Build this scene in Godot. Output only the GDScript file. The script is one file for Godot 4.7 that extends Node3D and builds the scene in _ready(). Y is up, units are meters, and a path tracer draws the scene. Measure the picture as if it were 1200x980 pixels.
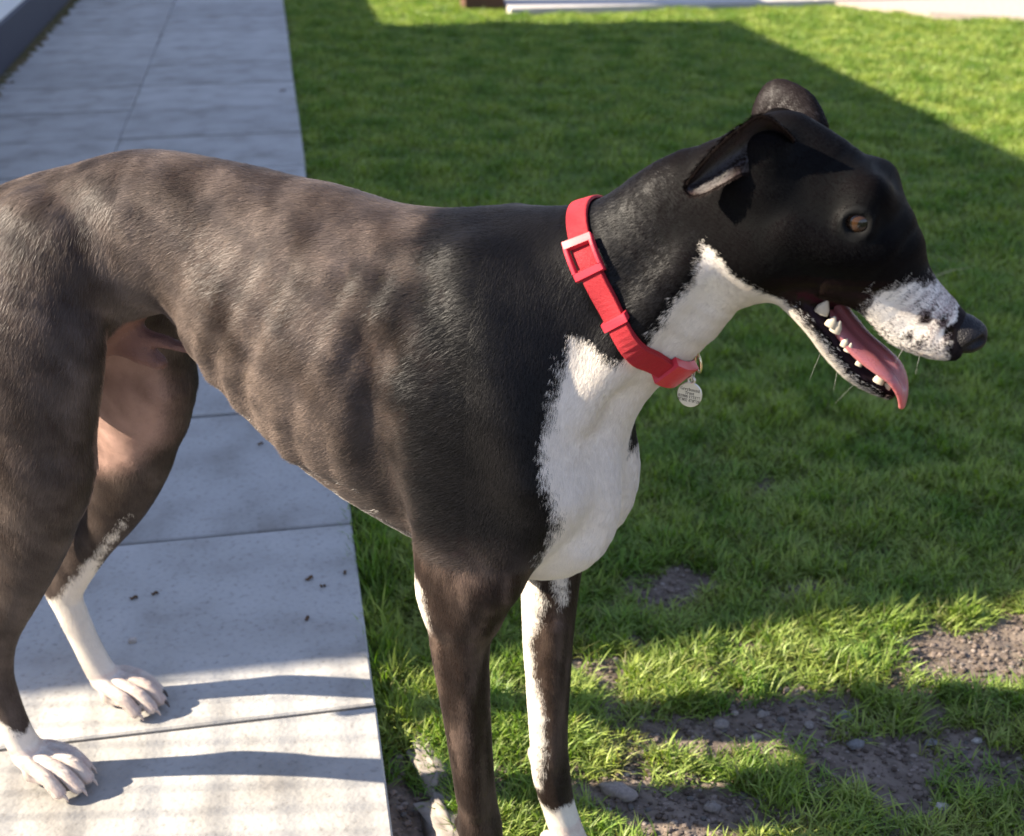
extends Node3D

const TAU_ := TAU
var rng := RandomNumberGenerator.new()
var noise := FastNoiseLite.new()
var fine_noise := FastNoiseLite.new()

# ---------------------------------------------------------------- small helpers
func numbered(called: String, parent: Node) -> String:
	if not parent.has_node(NodePath(called)):
		return called
	var k := 1
	while parent.has_node(NodePath("%s_%03d" % [called, k])):
		k += 1
	return "%s_%03d" % [called, k]

func put(called: String, mesh: Mesh, m: Material, parent: Node = self, at := Transform3D()) -> MeshInstance3D:
	var o := MeshInstance3D.new()
	o.name = numbered(called, parent)
	o.mesh = mesh
	o.material_override = m
	o.transform = at
	parent.add_child(o, true)
	return o

func base(called: String, at := Transform3D(), parent: Node = self) -> Node3D:
	var o := Node3D.new()
	o.name = numbered(called, parent)
	o.transform = at
	parent.add_child(o, true)
	return o

func tag(o: Node, label: String, category: String, group := "") -> void:
	o.set_meta("label", label)
	o.set_meta("category", category)
	if group != "":
		o.set_meta("group", group)

func structure(o: Node, label := "", category := "") -> void:
	o.set_meta("kind", "structure")
	if label != "":
		tag(o, label, category)

func mat(c: Color, rough := 0.8, spec := 0.5) -> StandardMaterial3D:
	var m := StandardMaterial3D.new()
	m.albedo_color = c.linear_to_srgb()
	m.roughness = rough
	m.metallic_specular = spec
	return m

func painted(rough := 0.8, spec := 0.5) -> StandardMaterial3D:
	var m := mat(Color(1, 1, 1), rough, spec)
	m.vertex_color_use_as_albedo = true
	return m

func noise_texture(seed_: int, freq: float, octaves: int, ramp: Gradient = null, bump := 0.0, size := 512) -> NoiseTexture2D:
	var n := FastNoiseLite.new()
	n.seed = seed_
	n.frequency = freq
	n.fractal_octaves = octaves
	n.noise_type = FastNoiseLite.TYPE_SIMPLEX_SMOOTH
	var t := NoiseTexture2D.new()
	t.width = size
	t.height = size
	t.seamless = true
	t.noise = n
	if bump > 0.0:
		t.as_normal_map = true
		t.bump_strength = bump
	elif ramp:
		t.color_ramp = ramp
	return t

func ramp_of(points: Array) -> Gradient:
	var g := Gradient.new()
	var offs := PackedFloat32Array()
	var cols := PackedColorArray()
	for p in points:
		offs.append(p[0])
		cols.append(Color(p[1], p[2], p[3]).linear_to_srgb())
	g.offsets = offs
	g.colors = cols
	return g

# V/I/C to an ArrayMesh with normals averaged over the faces (front faces clockwise)
func build(V: PackedVector3Array, I: PackedInt32Array, C := PackedColorArray(), smooth := true) -> ArrayMesh:
	var vv := V
	var ii := I
	var cc := C
	if not smooth:
		vv = PackedVector3Array()
		cc = PackedColorArray()
		ii = PackedInt32Array()
		for k in I.size():
			vv.append(V[I[k]])
			if C.size():
				cc.append(C[I[k]])
			ii.append(k)
	var N := normals_of(vv, ii)
	var arr := []
	arr.resize(Mesh.ARRAY_MAX)
	arr[Mesh.ARRAY_VERTEX] = vv
	arr[Mesh.ARRAY_NORMAL] = N
	arr[Mesh.ARRAY_INDEX] = ii
	if cc.size():
		arr[Mesh.ARRAY_COLOR] = cc
	var am := ArrayMesh.new()
	am.add_surface_from_arrays(Mesh.PRIMITIVE_TRIANGLES, arr)
	return am

func normals_of(V: PackedVector3Array, I: PackedInt32Array) -> PackedVector3Array:
	var N := PackedVector3Array()
	N.resize(V.size())
	for k in range(0, I.size(), 3):
		var a := I[k]
		var b := I[k + 1]
		var c := I[k + 2]
		var f := (V[c] - V[a]).cross(V[b] - V[a])
		N[a] += f
		N[b] += f
		N[c] += f
	for k in N.size():
		N[k] = N[k].normalized() if N[k].length_squared() > 1e-20 else Vector3.UP
	return N

# a closed tube along pts; each row of radii is [half width along side, half depth]
func tube(pts: Array, radii: Array, side: Vector3, round_ := 10, V := PackedVector3Array(), I := PackedInt32Array()) -> Array:
	var start := V.size()
	var n := pts.size()
	for i in n:
		var t: Vector3 = (pts[mini(i + 1, n - 1)] - pts[maxi(i - 1, 0)]).normalized()
		var s := (side - t * side.dot(t)).normalized()
		var u := s.cross(t)
		for j in round_:
			var an := TAU * j / round_
			V.append(pts[i] + s * (cos(an) * radii[i][0]) + u * (sin(an) * radii[i][1]))
	for i in n - 1:
		for j in round_:
			var a := start + i * round_ + j
			var b := start + i * round_ + (j + 1) % round_
			I.append_array([a, b, b + round_, a, b + round_, a + round_])
	var ends := [0, n - 1]
	for e in 2:
		var c := V.size()
		V.append(pts[ends[e]])
		for j in round_:
			var a: int = start + ends[e] * round_ + j
			var b: int = start + ends[e] * round_ + (j + 1) % round_
			if e == 0:
				I.append_array([c, b, a])
			else:
				I.append_array([c, a, b])
	return [V, I]

func tube_mesh(pts: Array, radii: Array, side: Vector3, round_ := 10) -> ArrayMesh:
	var t := tube(pts, radii, side, round_)
	return build(t[0], t[1])

# a box whose top edges (or all edges) are chamfered
func slab_box(lo: Vector3, hi: Vector3, ch: float) -> ArrayMesh:
	var V := PackedVector3Array()
	var I := PackedInt32Array()
	var rows := [[0.0, lo.y], [0.0, hi.y - ch], [ch, hi.y]]
	for r in rows:
		var q: float = r[0]
		V.append(Vector3(lo.x + q, r[1], lo.z + q))
		V.append(Vector3(hi.x - q, r[1], lo.z + q))
		V.append(Vector3(hi.x - q, r[1], hi.z - q))
		V.append(Vector3(lo.x + q, r[1], hi.z - q))
	for r in 2:
		for j in 4:
			var a := r * 4 + j
			var b := r * 4 + (j + 1) % 4
			I.append_array([a, b + 4, b, a, a + 4, b + 4])
	I.append_array([8, 9, 10, 8, 10, 11, 0, 2, 1, 0, 3, 2])
	for k in range(0, I.size(), 3):
		var x := I[k + 1]
		I[k + 1] = I[k + 2]
		I[k + 2] = x
	return fix_outward(V, I, (lo + hi) * 0.5)

# flat-shaded mesh whose faces are all turned away from a point inside a convex solid
func fix_outward(V: PackedVector3Array, I: PackedInt32Array, inside: Vector3, smooth := false) -> ArrayMesh:
	for k in range(0, I.size(), 3):
		var f := (V[I[k + 2]] - V[I[k]]).cross(V[I[k + 1]] - V[I[k]])
		if f.dot(V[I[k]] - inside) < 0.0:
			var x := I[k + 1]
			I[k + 1] = I[k + 2]
			I[k + 2] = x
	return build(V, I, PackedColorArray(), smooth)

func poly_sd(x: float, y: float, poly: PackedVector2Array) -> float:
	var p := Vector2(x, y)
	var d := 1e9
	var s := 1.0
	var n := poly.size()
	var j := n - 1
	for i in n:
		var a := poly[i]
		var e := poly[j] - a
		var w := p - a
		var b := w - e * clampf(w.dot(e) / e.dot(e), 0.0, 1.0)
		d = minf(d, b.length_squared())
		var c1 := y >= a.y
		var c2 := y < poly[j].y
		var c3 := e.x * w.y > e.y * w.x
		if (c1 and c2 and c3) or (not c1 and not c2 and not c3):
			s = -s
		j = i
	return s * sqrt(d)

# ---------------------------------------------------------------- distance field of the animal
# every segment is a tapered elliptical bar; segments with one group number are joined by plain union, groups by a smooth one
var s_c := PackedVector3Array()
var s_n := PackedVector3Array()
var s_s := PackedVector3Array()
var s_u := PackedVector3Array()
var s_q := PackedFloat32Array()      # length, a0, a1, b0, b1
var s_g := PackedInt32Array()
var g_k := PackedFloat32Array()
var g_sign := PackedFloat32Array()

func clear_field() -> void:
	s_c.clear()
	s_n.clear()
	s_s.clear()
	s_u.clear()
	s_q.clear()
	s_g.clear()
	g_k.clear()
	g_sign.clear()

# rows: [u, v, w, half width across (w), half depth in the side view]
func loft(rows: Array, k: float, step := 0.015, sign_ := 1.0, side := Vector3(0, 0, 1)) -> void:
	var g := g_k.size()
	g_k.append(k)
	g_sign.append(sign_)
	var n := rows.size()
	var fine: Array = []
	for i in n - 1:
		var p0: Array = rows[maxi(i - 1, 0)]
		var p1: Array = rows[i]
		var p2: Array = rows[i + 1]
		var p3: Array = rows[mini(i + 2, n - 1)]
		var l := Vector3(p1[0], p1[1], p1[2]).distance_to(Vector3(p2[0], p2[1], p2[2]))
		var m := maxi(1, int(round(l / step)))
		for j in m + (1 if i == n - 2 else 0):
			var t := float(j) / m
			var r := PackedFloat32Array()
			for c in 5:
				if n == 2:
					r.append(lerpf(p1[c], p2[c], t))
				else:
					r.append(cubic_interpolate(p1[c], p2[c], p0[c], p3[c], t))
			fine.append(r)
	for i in fine.size() - 1:
		var a: PackedFloat32Array = fine[i]
		var b: PackedFloat32Array = fine[i + 1]
		var c0 := Vector3(a[0], a[1], a[2])
		var c1 := Vector3(b[0], b[1], b[2])
		var l := c0.distance_to(c1)
		if l < 1e-6:
			continue
		var dir := (c1 - c0) / l
		var s := (side - dir * side.dot(dir)).normalized()
		s_c.append(c0)
		s_n.append(dir)
		s_s.append(s)
		s_u.append(s.cross(dir))
		s_q.append_array(PackedFloat32Array([l, a[3], b[3], a[4], b[4]]))
		s_g.append(g)

func ball(c: Vector3, r: float, k: float, sign_ := 1.0) -> void:
	loft([[c.x - 0.0005, c.y, c.z, r, r], [c.x + 0.0005, c.y, c.z, r, r]], k, 1.0, sign_)

func field(p: Vector3, list: PackedInt32Array) -> float:
	var d := 1.0
	var dg := 1.0
	var group := -1
	for i in list:
		var g := s_g[i]
		if g != group:
			if group >= 0:
				d = blend(d, dg, group)
			group = g
			dg = 1.0
		var q := p - s_c[i]
		var z := q.dot(s_n[i])
		var o := i * 5
		var l := s_q[o]
		var t := clampf(z / l, 0.0, 1.0)
		var a := lerpf(s_q[o + 1], s_q[o + 2], t)
		var b := lerpf(s_q[o + 3], s_q[o + 4], t)
		var m := minf(a, b)
		var kv := Vector3(q.dot(s_s[i]) / a, q.dot(s_u[i]) / b, (z - t * l) / m)
		var k := kv.length()
		var gr := Vector3(kv.x / a, kv.y / b, kv.z / m).length()
		var e := k * (k - 1.0) / gr if gr > 1e-5 else -m
		if e < dg:
			dg = e
	if group >= 0:
		d = blend(d, dg, group)
	return d

func blend(d: float, dg: float, group: int) -> float:
	var k := g_k[group]
	if g_sign[group] > 0.0:
		var h := maxf(k - absf(d - dg), 0.0)
		return minf(d, dg) - h * h / (4.0 * k)
	var h2 := maxf(k - absf(d + dg), 0.0)
	return maxf(d, -dg) + h2 * h2 / (4.0 * k)

var job_list: Array = []
var job_out: Array = []
var job_cell := 0.005
const NB := 3

# surface nets over one box of space; returns [vertices, indices]
func mesh_field(lo: Vector3, hi: Vector3, cell: float, keep: Callable) -> Array:
	var bs := cell * NB
	var blocks := {}
	for i in s_c.size():
		var o := i * 5
		var r: float = maxf(maxf(s_q[o + 1], s_q[o + 2]), maxf(s_q[o + 3], s_q[o + 4])) + bs * 0.9 + maxf(g_k[s_g[i]], 0.012) * 0.7
		var e := s_c[i] + s_n[i] * s_q[o]
		var a := s_c[i].min(e) - Vector3.ONE * r
		var b := s_c[i].max(e) + Vector3.ONE * r
		a = a.max(lo)
		b = b.min(hi)
		if a.x > b.x or a.y > b.y or a.z > b.z:
			continue
		var ia := Vector3i((a / bs).floor())
		var ib := Vector3i((b / bs).floor())
		for x in range(ia.x, ib.x + 1):
			for y in range(ia.y, ib.y + 1):
				for z in range(ia.z, ib.z + 1):
					var key := Vector3i(x, y, z)
					if not blocks.has(key):
						blocks[key] = PackedInt32Array()
					blocks[key].append(i)
	job_list = []
	job_cell = cell
	for key in blocks:
		job_list.append([key, blocks[key]])
	job_out = []
	job_out.resize(job_list.size())
	var task := WorkerThreadPool.add_group_task(block_job, job_list.size(), -1, true)
	WorkerThreadPool.wait_for_group_task_completion(task)
	var index := {}
	var V := PackedVector3Array()
	for r in job_out:
		if r == null:
			continue
		var ks: PackedInt64Array = r[0]
		var vs: PackedVector3Array = r[1]
		for j in ks.size():
			if keep.call(vs[j]):
				index[ks[j]] = V.size()
				V.append(vs[j])
	var I := PackedInt32Array()
	for r in job_out:
		if r == null:
			continue
		var qs: PackedInt64Array = r[2]
		for j in range(0, qs.size(), 4):
			if index.has(qs[j]) and index.has(qs[j + 1]) and index.has(qs[j + 2]) and index.has(qs[j + 3]):
				var a: int = index[qs[j]]
				var b: int = index[qs[j + 1]]
				var c: int = index[qs[j + 2]]
				var d: int = index[qs[j + 3]]
				I.append_array([a, b, c, a, c, d])
	job_list = []
	job_out = []
	return [V, I]

func cell_key(x: int, y: int, z: int) -> int:
	return (x + 8192) + (y + 8192) * 16384 + (z + 8192) * 268435456

func block_job(n: int) -> void:
	var key: Vector3i = job_list[n][0]
	var list: PackedInt32Array = job_list[n][1]
	var h := job_cell
	var o := Vector3(key * NB) * h
	var mid := field(o + Vector3.ONE * (h * NB * 0.5), list)
	if absf(mid) > h * NB * 0.87 * 1.25 + 0.002:
		return
	const M := NB + 1
	var f := PackedFloat32Array()
	f.resize(M * M * M)
	var neg := 0
	for x in M:
		for y in M:
			for z in M:
				var d := field(o + Vector3(x, y, z) * h, list)
				f[(x * M + y) * M + z] = d
				if d < 0.0:
					neg += 1
	if neg == 0 or neg == M * M * M:
		return
	var ks := PackedInt64Array()
	var vs := PackedVector3Array()
	var qs := PackedInt64Array()
	var bx := key.x * NB
	var by := key.y * NB
	var bz := key.z * NB
	for x in NB:
		for y in NB:
			for z in NB:
				var sum := Vector3.ZERO
				var cnt := 0
				var c := PackedFloat32Array()
				for k in 8:
					c.append(f[((x + (k & 1)) * M + y + ((k >> 1) & 1)) * M + z + (k >> 2)])
				for k in 8:
					for ax in 3:
						var bit := 1 << ax
						if k & bit:
							continue
						var k2 := k | bit
						if (c[k] < 0.0) != (c[k2] < 0.0):
							var t := c[k] / (c[k] - c[k2])
							var pa := Vector3(k & 1, (k >> 1) & 1, k >> 2)
							pa[ax] += t
							sum += pa
							cnt += 1
				if cnt == 0:
					continue
				ks.append(cell_key(bx + x, by + y, bz + z))
				vs.append(o + (Vector3(x, y, z) + sum / cnt) * h)
	for x in NB:
		for y in NB:
			for z in NB:
				var d0 := f[(x * M + y) * M + z] < 0.0
				var gx := bx + x
				var gy := by + y
				var gz := bz + z
				if d0 != (f[((x + 1) * M + y) * M + z] < 0.0):
					quad(qs, d0, cell_key(gx, gy - 1, gz - 1), cell_key(gx, gy, gz - 1), cell_key(gx, gy, gz), cell_key(gx, gy - 1, gz))
				if d0 != (f[(x * M + y + 1) * M + z] < 0.0):
					quad(qs, d0, cell_key(gx - 1, gy, gz - 1), cell_key(gx - 1, gy, gz), cell_key(gx, gy, gz), cell_key(gx, gy, gz - 1))
				if d0 != (f[(x * M + y) * M + z + 1] < 0.0):
					quad(qs, d0, cell_key(gx - 1, gy - 1, gz), cell_key(gx, gy - 1, gz), cell_key(gx, gy, gz), cell_key(gx - 1, gy, gz))
	job_out[n] = [ks, vs, qs]

func quad(qs: PackedInt64Array, inside_first: bool, a: int, b: int, c: int, d: int) -> void:
	if inside_first:
		qs.append_array(PackedInt64Array([a, d, c, b]))
	else:
		qs.append_array(PackedInt64Array([a, b, c, d]))

# ---------------------------------------------------------------- scene
const DOG_AT := Vector3(0.1790, 0.0000, -0.9737)
const DOG_TURN := -0.56573

func _ready() -> void:
	rng.seed = 7
	noise.seed = 3
	noise.frequency = 1.0
	fine_noise.seed = 11
	fine_noise.frequency = 1.0
	view_and_light()
	ground_and_path()
	house_and_fence()
	lawn_grass()
	far_edge()
	dog()
	small_things()

func view_and_light() -> void:
	var cam := Camera3D.new()
	cam.name = "camera"
	cam.position = Vector3(0, 1.05, 0)
	cam.rotation = Vector3(-deg_to_rad(26.5651), -deg_to_rad(10.4140), 0)
	cam.near = 0.05
	cam.far = 200.0
	cam.fov = 37.1052
	var at := CameraAttributesPhysical.new()
	at.frustum_focal_length = 35.7551
	at.frustum_focus_distance = 1.13
	at.frustum_near = 0.05
	at.frustum_far = 200.0
	at.exposure_aperture = 6.3
	cam.attributes = at
	add_child(cam)
	cam.current = true
	var env := Environment.new()
	env.background_mode = Environment.BG_SKY
	var sm := ProceduralSkyMaterial.new()
	sm.sky_top_color = Color(0.46, 0.53, 0.68)
	sm.sky_horizon_color = Color(0.82, 0.86, 0.92)
	sm.sky_curve = 0.12
	sm.ground_bottom_color = Color(0.20, 0.22, 0.16)
	sm.ground_horizon_color = Color(0.55, 0.6, 0.62)
	sm.sky_energy_multiplier = 0.80
	var sky := Sky.new()
	sky.sky_material = sm
	env.sky = sky
	env.tonemap_mode = Environment.TONE_MAPPER_LINEAR
	env.tonemap_exposure = 3.8
	env.sdfgi_enabled = true
	env.ssao_enabled = true
	env.ssil_enabled = true
	var we := WorldEnvironment.new()
	we.name = "environment"
	we.environment = env
	add_child(we)
	var sun := DirectionalLight3D.new()
	sun.name = "sun"
	var e := deg_to_rad(31.0)
	var dir := Vector3(cos(e), -sin(e), cos(e) * 0.14).normalized()
	add_child(sun)
	sun.look_at_from_position(-dir * 20.0, Vector3.ZERO)
	sun.light_color = Color(1.0, 0.95, 0.87)
	sun.light_energy = 1.6
	sun.light_angular_distance = 0.5
	sun.shadow_enabled = true

# bare places in the lawn: x, z, half size x, half size z
const BARE := [[0.889,-1.269,0.100,0.070,1.00], [0.559,-1.193,0.160,0.050,0.85], [0.680,-1.097,0.100,0.050,1.00], [0.420,-1.052,0.090,0.050,1.00], [0.371,-1.065,0.040,0.040,0.60], [0.356,-1.347,0.060,0.050,0.70], [0.543,-1.513,0.100,0.060,0.80], [0.736,-1.478,0.070,0.040,0.50], [0.902,-1.532,0.100,0.040,0.35], [0.979,-1.323,0.050,0.060,0.80], [0.330,-1.108,0.060,0.040,0.80], [0.792,-1.069,0.060,0.050,0.60], [0.444,-1.655,0.050,0.030,0.30], [0.780,-1.775,0.140,0.040,0.25], [0.684,-1.015,0.030,0.030,0.50], [0.269,-1.335,0.020,0.020,0.20], [0.085,-1.02,0.045,0.20,1.1]]

func bareness(x: float, z: float) -> float:
	var b := 0.0
	for e in BARE:
		var q := Vector2((x - e[0]) / e[2], (z - e[1]) / e[3])
		b = maxf(b, (1.25 - q.length()) * 2.2 * e[4])
	b += noise.get_noise_2d(x * 9.0, z * 9.0) * 1.3 + noise.get_noise_2d(x * 30.0, z * 30.0) * 0.9 + 0.2 * clampf((z + 2.3) / 0.9, 0.0, 1.0) + 0.38 * clampf((z + 1.42) / 0.2, 0.0, 1.0) * clampf((x - 0.2) / 0.15, 0.0, 1.0)
	return b

func soil_height(x: float, z: float) -> float:
	var near := clampf((z + 2.6) / 0.8, 0.0, 1.0)
	var y := -0.036 + noise.get_noise_2d(x * 3.0, z * 3.0) * 0.012
	y += near * (noise.get_noise_2d(x * 22.0, z * 22.0) * 0.006 + fine_noise.get_noise_2d(x * 80.0, z * 80.0) * 0.003)
	if x < 0.14 and z > -1.6:
		y -= 0.012 * (1.0 - absf(x - 0.09) / 0.06) if absf(x - 0.09) < 0.06 else 0.0
	return y

func ground_and_path() -> void:
	# the wide ground under everything
	var gm := mat(Color(0.05, 0.055, 0.03), 0.95, 0.2)
	var g := PlaneMesh.new()
	g.size = Vector2(160, 160)
	structure(put("ground", g, gm, self, Transform3D(Basis(), Vector3(0, -0.09, 0))), "dark wide ground round the garden", "ground")
	# soil of the lawn, modelled in the round
	var xs := PackedFloat32Array()
	var zs := PackedFloat32Array()
	var x := 0.03
	while x < 6.2:
		xs.append(x)
		x += 0.008 if x < 1.25 else 0.06
	var z := 0.4
	while z > -7.6:
		zs.append(z)
		z -= 0.02 if z > -0.7 else (0.008 if z > -1.75 else (0.02 if z > -2.6 else 0.06))
	var V := PackedVector3Array()
	var C := PackedColorArray()
	var I := PackedInt32Array()
	for zz in zs:
		for xx in xs:
			V.append(Vector3(xx, soil_height(xx, zz), zz))
			var t := noise.get_noise_2d(xx * 14.0 + 40.0, zz * 14.0) * 0.5 + fine_noise.get_noise_2d(xx * 90.0, zz * 90.0) * 0.5 + 0.5
			C.append(Color(0.080, 0.062, 0.048).lerp(Color(0.22, 0.175, 0.14), clampf(t, 0.0, 1.0)))
	var nx := xs.size()
	for j in zs.size() - 1:
		for i in nx - 1:
			var a := j * nx + i
			I.append_array([a, a + nx, a + 1, a + 1, a + nx, a + nx + 1])
	fix_up(V, I)
	var som := painted(0.95, 0.25)
	som.normal_enabled = true
	som.normal_texture = noise_texture(5, 0.03, 5, null, 6.0)
	som.uv1_triplanar = true
	som.uv1_world_triplanar = true
	som.uv1_scale = Vector3.ONE * 6.0
	structure(put("soil", build(V, I, C), som), "bare brown soil showing between the tufts of the lawn", "soil")
	# the path: two rows of concrete slabs on a bed
	var path := base("path")
	structure(path, "pale grey concrete slab path along the white wall", "path")
	var bed := put("path_bed", slab_box(Vector3(-1.148, -0.088, -8.6), Vector3(0.045, -0.008, 1.2), 0.003), mat(Color(0.05, 0.045, 0.035), 0.95, 0.2), path)
	structure(bed)
	var slab_mats := []
	for k in 5:
		var base_c := 0.36 + 0.015 * (k - 2)
		var m := mat(Color(1, 1, 1), 0.85, 0.35)
		m.albedo_texture = noise_texture(20 + k, 0.006, 6, ramp_of([[0.0, base_c * 0.72, base_c * 0.67, base_c * 0.60], [0.35, base_c * 0.94, base_c * 0.90, base_c * 0.83], [0.6, base_c * 1.04, base_c, base_c * 0.93], [1.0, base_c * 1.14, base_c * 1.10, base_c * 1.03]]))
		m.detail_enabled = true
		m.detail_albedo = noise_texture(60 + k, 0.09, 3, ramp_of([[0.0, 0.62, 0.6, 0.58], [0.28, 0.93, 0.93, 0.93], [0.5, 1, 1, 1], [1.0, 1, 1, 1]]))
		m.detail_blend_mode = BaseMaterial3D.BLEND_MODE_MUL
		m.detail_uv_layer = BaseMaterial3D.DETAIL_UV_1
		m.normal_enabled = true
		m.normal_texture = noise_texture(40 + k, 0.12, 4, null, 2.2)
		m.normal_scale = 0.25
		m.uv1_triplanar = true
		m.uv1_world_triplanar = true
		m.uv1_scale = Vector3.ONE * 1.7
		slab_mats.append(m)
	var edges := [0.99, 0.535, 0.08, -0.373, -0.828, -1.283, -1.739]
	var zz2 := -1.739
	while zz2 > -8.4:
		zz2 -= 0.4435
		edges.append(zz2)
	for j in edges.size() - 1:
		for c in 2:
			var x0 := -1.150 if c == 0 else -0.5515
			var x1 := -0.5545 if c == 0 else 0.057
			var dz := 0.0 if c == 1 else rng.randf_range(-0.01, 0.01)
			var s := put("slab", slab_box(Vector3(x0, -0.045, edges[j + 1] + (0.0022 if j < 6 else 0.006) + dz), Vector3(x1 + rng.randf_range(-0.002, 0.002), 0.0, edges[j] - (0.0022 if j < 6 else 0.006) + dz), 0.0025), slab_mats[rng.randi() % 5], path)
			s.rotation = Vector3(rng.randf_range(-1, 1) * 0.0006, 0, rng.randf_range(-1, 1) * 0.0006)

func fix_up(V: PackedVector3Array, I: PackedInt32Array) -> void:
	for k in range(0, I.size(), 3):
		var f := (V[I[k + 2]] - V[I[k]]).cross(V[I[k + 1]] - V[I[k]])
		if f.y < 0.0:
			var x := I[k + 1]
			I[k + 1] = I[k + 2]
			I[k + 2] = x

func house_and_fence() -> void:
	var h := base("outbuilding", Transform3D(Basis(), Vector3(-3.4, 0, -4.0)))
	tag(h, "low white rendered outbuilding with dark blue base beside the path", "building")
	var white := mat(Color(0.78, 0.78, 0.76), 0.85, 0.3)
	white.normal_enabled = true
	white.normal_texture = noise_texture(71, 0.2, 3, null, 3.0)
	white.uv1_triplanar = true
	white.uv1_scale = Vector3.ONE * 3.0
	put("wall", slab_box(Vector3(-0.7, 0.19, -3.0), Vector3(2.25, 2.05, 2.12), 0.002), white, h)
	put("plinth", slab_box(Vector3(-0.72, -0.08, -3.02), Vector3(2.262, 0.188, 2.132), 0.008), mat(Color(0.018, 0.022, 0.04), 0.6, 0.4), h)
	put("roof", slab_box(Vector3(-0.73, 2.052, -3.03), Vector3(2.27, 2.10, 2.132), 0.006), mat(Color(0.09, 0.085, 0.08), 0.85, 0.3), h)
	var gw := base("garden_wall", Transform3D(Basis(), Vector3(-1.3, 0, -9.0)))
	tag(gw, "low white garden wall carrying on past the outbuilding", "wall")
	put("wall", slab_box(Vector3(-0.1, 0.19, -2.0), Vector3(0.15, 1.0, 1.998), 0.004), white, gw)
	put("plinth", slab_box(Vector3(-0.11, -0.08, -2.0), Vector3(0.162, 0.188, 1.978), 0.006), mat(Color(0.018, 0.022, 0.04), 0.6, 0.4), gw)
	var moss := []
	var moss_c := PackedColorArray()
	for k in 2600:
		var x := -1.148 + absf(rng.randfn(0.0, 0.022))
		var r := rng.randf_range(0.004, 0.011)
		moss.append(Transform3D(Basis(Vector3.UP, rng.randf() * TAU).scaled(Vector3(r * 1.4, r * 0.7, r)), Vector3(x, 0.001, -rng.randf_range(2.0, 8.6))))
		moss_c.append(Color(0.07, 0.075, 0.03).lerp(Color(0.16, 0.12, 0.07), rng.randf()))
	tag(scatter("moss", rock(33, 1, 1, 1, 0.5), painted(0.95, 0.2), moss, moss_c), "moss and dirt gathered where the path meets the wall", "moss")
	# the wire mesh fence whose shadow falls in a fine grid over the path
	var f := base("wire_fence", Transform3D(Basis(), Vector3(-1.75, 0, -0.65)))
	tag(f, "tall welded wire mesh fence casting its grid shadow on the path", "fence")
	var fm := mat(Color(0.05, 0.08, 0.05), 0.5, 0.5)
	for zz in [-1.2, 0.0, 1.2]:
		put("post", slab_box(Vector3(-0.02, -0.09, zz - 0.02), Vector3(0.02, 1.95, zz + 0.02), 0.004), fm, f)
	var FV := PackedVector3Array()
	var FI := PackedInt32Array()
	var zc := -1.18
	while zc < 1.19:
		var r := tube([Vector3(0.024, 0.03, zc), Vector3(0.024, 1.93, zc)], [[0.0015, 0.0015], [0.0015, 0.0015]], Vector3(1, 0, 0), 5, FV, FI)
		FV = r[0]
		FI = r[1]
		zc += 0.040
	var yc := 0.04
	while yc < 1.93:
		var r := tube([Vector3(0.0275, yc, -1.2), Vector3(0.0275, yc, 1.2)], [[0.0018, 0.0018], [0.0018, 0.0018]], Vector3(1, 0, 0), 5, FV, FI)
		FV = r[0]
		FI = r[1]
		yc += 0.048
	put("wire_mesh", build(FV, FI), fm, f).set_meta("kind", "stuff")

# one tuft: blades that start near its middle and bend outward
func tuft(blades: int, spread: float, height: float, width: float, seed_: int, droop := 0.5) -> ArrayMesh:
	var r := RandomNumberGenerator.new()
	r.seed = seed_
	var V := PackedVector3Array()
	var C := PackedColorArray()
	var I := PackedInt32Array()
	for b in blades:
		var an := r.randf() * TAU
		var rad := sqrt(r.randf()) * spread
		var root := Vector3(cos(an) * rad, -0.004, sin(an) * rad)
		var out := r.randf() * TAU
		var dir := Vector3(cos(out), 0, sin(out))
		var side := Vector3(-dir.z, 0, dir.x)
		var hh := height * (0.45 + 0.75 * r.randf())
		var w := width * (0.7 + 0.6 * r.randf())
		var bend := hh * droop * (0.3 + r.randf())
		var tone := 0.7 + 0.6 * r.randf()
		var dead := r.randf() < 0.10
		var col := Color(0.32, 0.27, 0.13) if dead else Color(tone, tone, tone)
		var tw := side.rotated(Vector3.UP, r.randf_range(-0.8, 0.8))
		var s := V.size()
		for k in 4:
			var t := k / 3.0
			var c := root + Vector3(0, hh * (t - 0.25 * t * t * droop), 0) + dir * (bend * t * t)
			var ww := w * 0.5 * (1.0 - 0.15 * t) if k < 3 else 0.0
			if k < 3:
				V.append(c - tw * ww)
				V.append(c + tw * ww)
				C.append(col)
				C.append(col)
			else:
				V.append(c)
				C.append(col)
		I.append_array([s, s + 1, s + 3, s, s + 3, s + 2, s + 2, s + 3, s + 5, s + 2, s + 5, s + 4, s + 4, s + 5, s + 6])
	return build(V, I, C)

func scatter(called: String, mesh: Mesh, m: Material, places: Array, tints: PackedColorArray, parent: Node = self) -> MultiMeshInstance3D:
	var mm := MultiMesh.new()
	mm.transform_format = MultiMesh.TRANSFORM_3D
	mm.use_colors = tints.size() > 0
	mm.mesh = mesh
	mm.instance_count = places.size()
	for k in places.size():
		mm.set_instance_transform(k, places[k])
		if tints.size():
			mm.set_instance_color(k, tints[k])
	var o := MultiMeshInstance3D.new()
	o.name = numbered(called, parent)
	o.multimesh = mm
	o.material_override = m
	parent.add_child(o, true)
	o.set_meta("kind", "stuff")
	return o

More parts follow.
